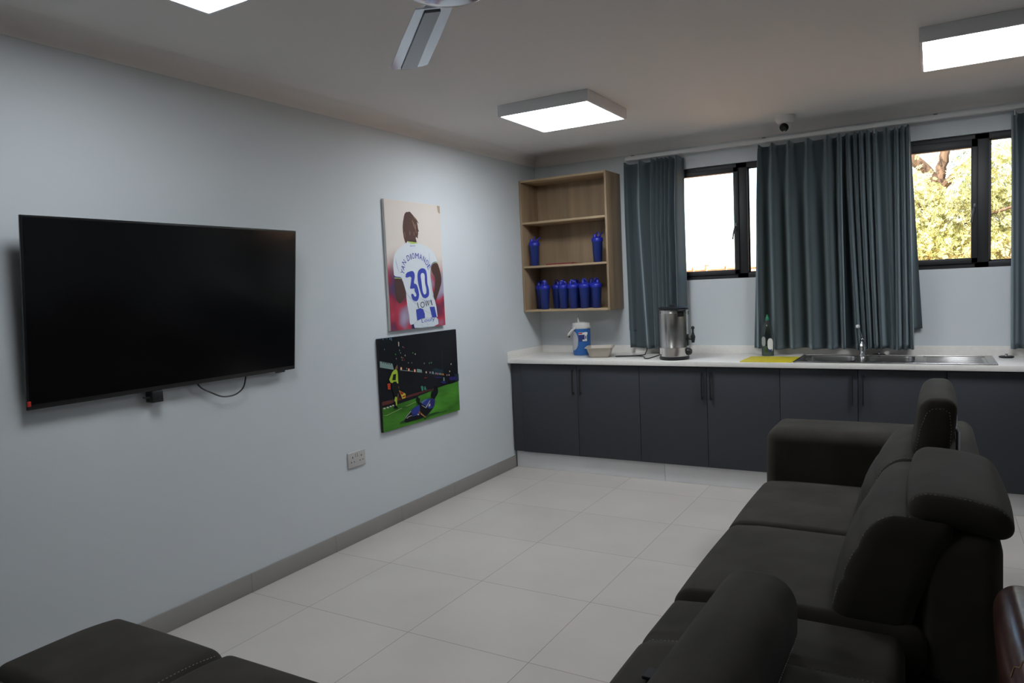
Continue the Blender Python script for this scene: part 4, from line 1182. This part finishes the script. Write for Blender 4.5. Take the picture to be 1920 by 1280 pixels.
pal1 = dict(jersey=ink('jersey', (0.62, 0.66, 0.70)), fold=ink('fold', (0.46, 0.53, 0.62)), shorts=ink('shorts', (0.58, 0.64, 0.69)), skin=ink('skin', (0.075, 0.04, 0.035)), hair=ink('hair', (0.09, 0.05, 0.042)), strand=ink('strand', (0.26, 0.16, 0.11)),
            lime=ink('lime', (0.42, 0.55, 0.15)), blue=ink('blue', (0.045, 0.065, 0.36)), navy=ink('navy', (0.015, 0.02, 0.08)), black=ink('black', (0.02, 0.02, 0.025)), tan=ink('tan', (0.40, 0.31, 0.22)))
def name_text(pr, mf, names):
    b = names.index('blue') + 1; k = names.index('black') + 1; nv = names.index('blue') + 1
    for ch, u, v, a in N1:
        put_text(pr, ch, u / 1000, v / 1000, {'I': 0.007, 'M': 0.036}.get(ch, 0.027), 0.037, a, mf, b)
    for ch, u, v, wd in (('I', 290, 152, 0.007), ('O', 340, 154, 0.046), ('W', 394, 160, 0.052), ('I', 441, 165, 0.009)):
        put_text(pr, ch, u / 1000, v / 1000, wd, 0.040, 8 if ch != 'I' else 20, mf, k)
    put_text(pr, 'Louly', 0.395, 0.046, 0.15, 0.034, 3, mf, nv)
    put_text(pr, 'Emirel', 0.267, 0.546, 0.050, 0.009, 4, mf, nv)
canvas('canvas_print', -2.065, 1.235, 0.595, 0.833, 'tall canvas print of a footballer from behind in white jersey number 30', 'football canvas prints on the left wall', M_WHITEPL, P1, pal1, bg1, name_text)
bg2 = blob_mat('print_night', [(0.3, (0.005, 0.006, 0.008)), (0.7, (0.013, 0.014, 0.018))], None, 3.0, 0.45)
M_GRASS = mat('ink_grass', (0.06, 0.22, 0.025), 0.6, noise=(2.4, 0.45, (1, 1.2, 5)), spec=0.2)
pal2 = dict(grass=M_GRASS, track=ink('track', (0.10, 0.03, 0.025)), board=ink('board', (0.20, 0.29, 0.27)), night=ink('night', (0.006, 0.007, 0.009)), red=ink('red', (0.35, 0.02, 0.015)), lamp=ink('lamp', (0.75, 0.62, 0.42)), pink=ink('pink', (0.55, 0.30, 0.38)),
            orange=ink('orange', (0.45, 0.20, 0.06)), haze=ink('haze', (0.015, 0.035, 0.05)), neon=ink('neon', (0.025, 0.02, 0.14)), sky=ink('sky', (0.10, 0.19, 0.30)), green=ink('neon_green', (0.10, 0.42, 0.10)), teal=ink('teal', (0.05, 0.24, 0.16)), bag=ink('bag', (0.45, 0.05, 0.02)),
            white=ink('white', (0.52, 0.52, 0.48)), line=ink('line', (0.30, 0.45, 0.16)), shade=ink('shade', (0.02, 0.075, 0.02)), skin=ink('face', (0.16, 0.085, 0.05)), yellow=ink('yellow', (0.34, 0.48, 0.04)), flag=ink('flag', (0.60, 0.50, 0.06)), royal=ink('royal', (0.03, 0.05, 0.24)), skinred=ink('redskin', (0.30, 0.08, 0.06)))
canvas('canvas_print', -2.192, 0.609, 0.848, 0.588, 'wide dark canvas print of a footballer sliding on green grass at night', 'football canvas prints on the left wall', mat('canvas_black_edge', (0.01, 0.01, 0.012), 0.6), P2, pal2, bg2)

M_SOCK = mat('socket_plastic', (0.50, 0.48, 0.46), 0.4)
t = thing('double_socket', 'white double wall socket below the pictures', 'socket', (0.0, -2.43, 0.498))
o = t.location
MB(o).rbox(0.0, 0.009, -2.506, -2.354, 0.452, 0.546, (0.004, 0.006, 0.006), 2).build('face_plate', M_SOCK, t)
for yc in (-2.467, -2.392):
    MB(o).box(0.0088, 0.0094, yc - 0.003, yc + 0.003, 0.508, 0.519).build('pin_hole', M_BLACK, t, smooth=False)
    for dy in (-0.012, 0.012): MB(o).box(0.0088, 0.0094, yc + dy - 0.0035, yc + dy + 0.0035, 0.483, 0.489).build('pin_hole', M_BLACK, t, smooth=False)
for yc in (-2.438, -2.421):
    MB(o).rbox(0.0085, 0.0125, yc - 0.006, yc + 0.006, 0.512, 0.534, 0.0015, 1).build('switch', M_SOCK, t)

# ================================================================== sofas
t = thing('sofa', 'long charcoal suede sofa on the right with adjustable headrests, facing the television', 'sofa', (2.68, -3.0, 0.0))
o = t.location
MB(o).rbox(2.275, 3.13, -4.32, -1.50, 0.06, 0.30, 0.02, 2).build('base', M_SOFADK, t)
MB(o).rbox(2.945, 3.155, -3.305, -1.50, 0.06, 0.735, (0.05, 0.05, 0.06), 4, (1, 4, 3), (0.01, 0.0, 0.01)).build('back_frame', M_SOFA, t)
for x in (2.36, 3.06):
    for y in (-4.22, -1.60):
        MB(o).lathe([(0, 0.0005), (0.022, 0.0005), (0.028, 0.06), (0, 0.06)], (x, y, 0), 16).build('leg', M_BLACK, t)
MB(o).rbox(2.245, 3.16, -1.85, -1.485, 0.06, 0.705, (0.06, 0.07, 0.07), 5, (6, 2, 3), (0.012, 0.006, 0.006)).build('armrest', M_SOFA, t)

def seat(y0, y1, top, nm_grooves=(), x0=2.222, x1=2.97, puff=0.014, rx=0.06):
    b = MB(o)
    def gf(x, y, z):
        dz = 0; dx = 0
        for g in nm_grooves:
            e = math.exp(-((y - g) / 0.016) ** 2)
            if z > 0.33: dz -= 0.012 * e
            if x < x0 + 0.05: dx += 0.012 * e
        # front edge droops a little
        if x < x0 + 0.18 and z > 0.3: dz -= 0.016 * ((x0 + 0.18 - x) / 0.18) ** 2
        return (x + dx, y, z + dz)
    b.rbox(x0, x1, y0 + 0.002, y1 - 0.002, 0.285, top, (rx, 0.03, 0.06), 5, (6, 40 if nm_grooves else 10, 2), (0.012, 0.004, puff), fn=gf)
    so = b.build('seat_cushion', M_SOFA, t, angle=60)
    if nm_grooves:
        for g in nm_grooves: seam(o, so, [(2.225, g, 0.60), (2.3, g, 0.60), (2.9, g, 0.60)], bvh=b.bvh(), d=(0.0, 0, -1))
    return b
seat(-2.58, -1.86, 0.455)
b2 = seat(-3.33, -2.58, 0.452)
seat(-4.31, -3.335, 0.432, (-3.64, -3.955), x1=2.915, puff=0.008, rx=0.035)

def backrest(y0, y1):
    b = MB(o)
    def lean(x, y, z):
        u = (z - 0.43) / 0.34
        cr_ = 0
        for zc in (0.56, 0.66): cr_ += 0.006 * math.exp(-((z - zc) / 0.012) ** 2)
        return (x + 0.12 * u ** 1.5 if u > 0 else x, y, z) if False else (x + (0.13 * max(0, u) ** 1.4) + (cr_ if x < 2.86 else 0), y, z - 0.0)
    b.rbox(2.715, 2.93, y0, y1, 0.40, 0.765, (0.05, 0.022, 0.06), 5, (2, 8, 14), (0.03, 0.004, 0.02), fn=lean)
    bo = b.build('back_cushion', M_SOFA, t, angle=60)
    ya = y0 + 0.018
    seam(o, bo, [(2.4, ya, 0.47), (2.4, ya, 0.56), (2.4, ya, 0.64), (2.4, ya, 0.72)], bvh=b.bvh(), d=(1, 0, 0))
    seam(o, bo, [(2.845, ya, 1.2), (2.94, ya, 1.2)], bvh=b.bvh(), d=(0, 0, -1))
backrest(-2.575, -1.865)
backrest(-3.315, -2.585)

# raised headrest of the far seat, folded-back headrest of the near seat
b = MB(o)
def h1(x, y, z): return (x + (z - 0.78) * 0.10 - 0.02 * max(0, (0.86 - z) / 0.1) ** 1.5, y, z)
b.rbox(2.925, 3.045, -2.545, -1.93, 0.765, 0.995, (0.045, 0.03, 0.045), 5, (2, 6, 4), (0.012, 0.004, 0.010), fn=h1)
hb = b.build('headrest', M_SOFA, t, angle=60)
P = [(2.93, -3.2, 0.80), (2.945, -3.2, 0.88), (2.965, -3.2, 0.94), (2.985, -3.2, 0.958), (3.02, -3.2, 0.960), (3.04, -3.2, 0.945), (3.045, -3.2, 0.88), (3.04, -3.2, 0.80)]
seam(o, hb, P, bvh=b.bvh(), d=(0, 1, 0))
MB(o).tube([(3.04, -2.44, 0.875), (3.062, -2.44, 0.868), (3.068, -2.44, 0.855), (3.068, -2.44, 0.735)], 0.0075, 10).build('chrome_hinge', M_CHROME, hb)
MB(o).tube([(3.04, -2.06, 0.875), (3.062, -2.06, 0.868), (3.068, -2.06, 0.855), (3.068, -2.06, 0.735)], 0.0075, 10).build('chrome_hinge', M_CHROME, hb)
b = MB(o)
b.rbox(2.925, 3.178, -3.305, -2.63, 0.743, 0.838, (0.05, 0.035, 0.045), 5, (4, 6, 1), (0.012, 0.006, 0.012), fn=lambda x, y, z: (x, y, z - 0.03 * max(0, (x - 2.97) / 0.2) ** 2 + 0.0))
hb = b.build('headrest', M_SOFA, t, angle=60)
seam(o, hb, [(2.935, -3.285, 1.2), (3.165, -3.285, 1.2)], bvh=b.bvh(), d=(0, 0, -1))

# loose-looking middle armrest on the near seat
b = MB(o)
def arm2(x, y, z): return (x + (y + 3.56) * 0.02, y, z - 0.0)
b.rbox(2.455, 2.665, -4.75, -3.545, 0.425, 0.655, (0.085, 0.06, 0.085), 6, (1, 10, 2), (0.006, 0.01, 0.006), fn=arm2)
ab = b.build('armrest', M_SOFA, t, angle=60)
seam(o, ab, [(2.49, -3.572, 1.2), (2.56, -3.566, 1.2), (2.645, -3.572, 1.2)], bvh=b.bvh(), d=(0, 0, -1))
seam(o, ab, [(4, -3.62, 0.495), (4, -4.3, 0.495)], bvh=b.bvh(), d=(-1, 0, 0))

t2 = thing('phone', 'small black phone lying on the near sofa seat beside the armrest', 'phone', (2.36, -3.88, 0.44))
MB(t2.location).rbox(2.325, 2.455, -3.905, -3.855, 0.4415, 0.4515, 0.004, 2).build('case', mat('phone_black', (0.010, 0.010, 0.012), 0.6, spec=0.2), t2)

t = thing('ottoman', 'charcoal suede ottoman of joined seat cushions in the bottom left corner', 'ottoman', (1.25, -4.70, 0.0))
o = t.location
MB(o).rbox(0.64, 1.94, -5.08, -4.33, 0.06, 0.30, 0.02, 2).build('base', M_SOFADK, t)
for x in (0.72, 1.86):
    for y in (-5.0, -4.42):
        MB(o).lathe([(0, 0.0005), (0.022, 0.0005), (0.028, 0.06), (0, 0.06)], (x, y, 0), 16).build('leg', M_BLACK, t)
for (x0, x1) in ((0.605, 1.158), (1.162, 1.955)):
    for (y0, y1, zt) in ((-4.672, -4.262, 0.452), (-5.13, -4.676, 0.462)):
        b = MB(o)
        far = y1 > -4.5
        b.rbox(x0, x1, y0, y1, 0.285, zt, (0.05, 0.045, 0.06), 5, (8, 8, 2), (0.012, 0.008, 0.012), fn=lambda x, y, z: (x, y, z - (0.016 * max(0, (y + 4.44) / 0.18) ** 2 if z > 0.3 else 0)))
        so = b.build('seat_cushion', M_SOFA, t, angle=60)
        if x0 < 1:
            seam(o, so, [(x1 - 0.014, y0 + 0.04, 0.8), (x1 - 0.014, y1 - 0.04, 0.8)], bvh=b.bvh(), d=(0, 0, -1))

# ------------------------------------------------------------------ leather chair
M_LEATH = mat('brown_leather', (0.050, 0.017, 0.011), 0.24, spec=0.4, noise=(18, 0.3), bump=(90, 0.05))
M_THREAD = mat('golden_thread', (0.30, 0.19, 0.06), 0.6)
t = thing('leather_chair', 'glossy brown leather chair at the lower right edge, behind the sofa', 'chair', (3.45, -4.10, 0.0))
o = t.location
b = MB(o)
def lb_(x, y, z):
    u = 0.83 - z
    v = (y + 4.10) / 0.28
    return (x + u * 0.13 + 0.02 * v * v * (1 if v < 0 else 0.4), y, z - 0.012 * v * v)
b.rbox(3.082, 3.235, -4.40, -3.80, 0.44, 0.822, (0.05, 0.06, 0.06), 6, (1, 10, 8), (0.006, 0.0, 0.010), fn=lb_)
bk = b.build('backrest', M_LEATH, t, angle=60)
P = []
for k in range(0, 19):
    P.append((3.098 + k * 0.006, -4.225 + (0.014 if k % 2 else 0), 1.2))
seam(o, bk, P, m=M_THREAD, step=10, ln=9.99, r=0.0009, bvh=b.bvh(), d=(0, 0, -1))
MB(o).rbox(3.20, 3.70, -4.38, -3.82, 0.40, 0.49, 0.035, 4, (6, 6, 1), (0.004, 0.004, 0.012)).build('seat', M_LEATH, t, angle=60)
for x in (3.20, 3.66):
    for y in (-4.34, -3.86):
        MB(o).tube([(x, y, 0.42), (x + (0.02 if x > 3.4 else -0.01), y + (0.02 if y > -4.2 else -0.02), 0.0015)], [0.020, 0.014], 12).build('leg', M_BLACK, t)
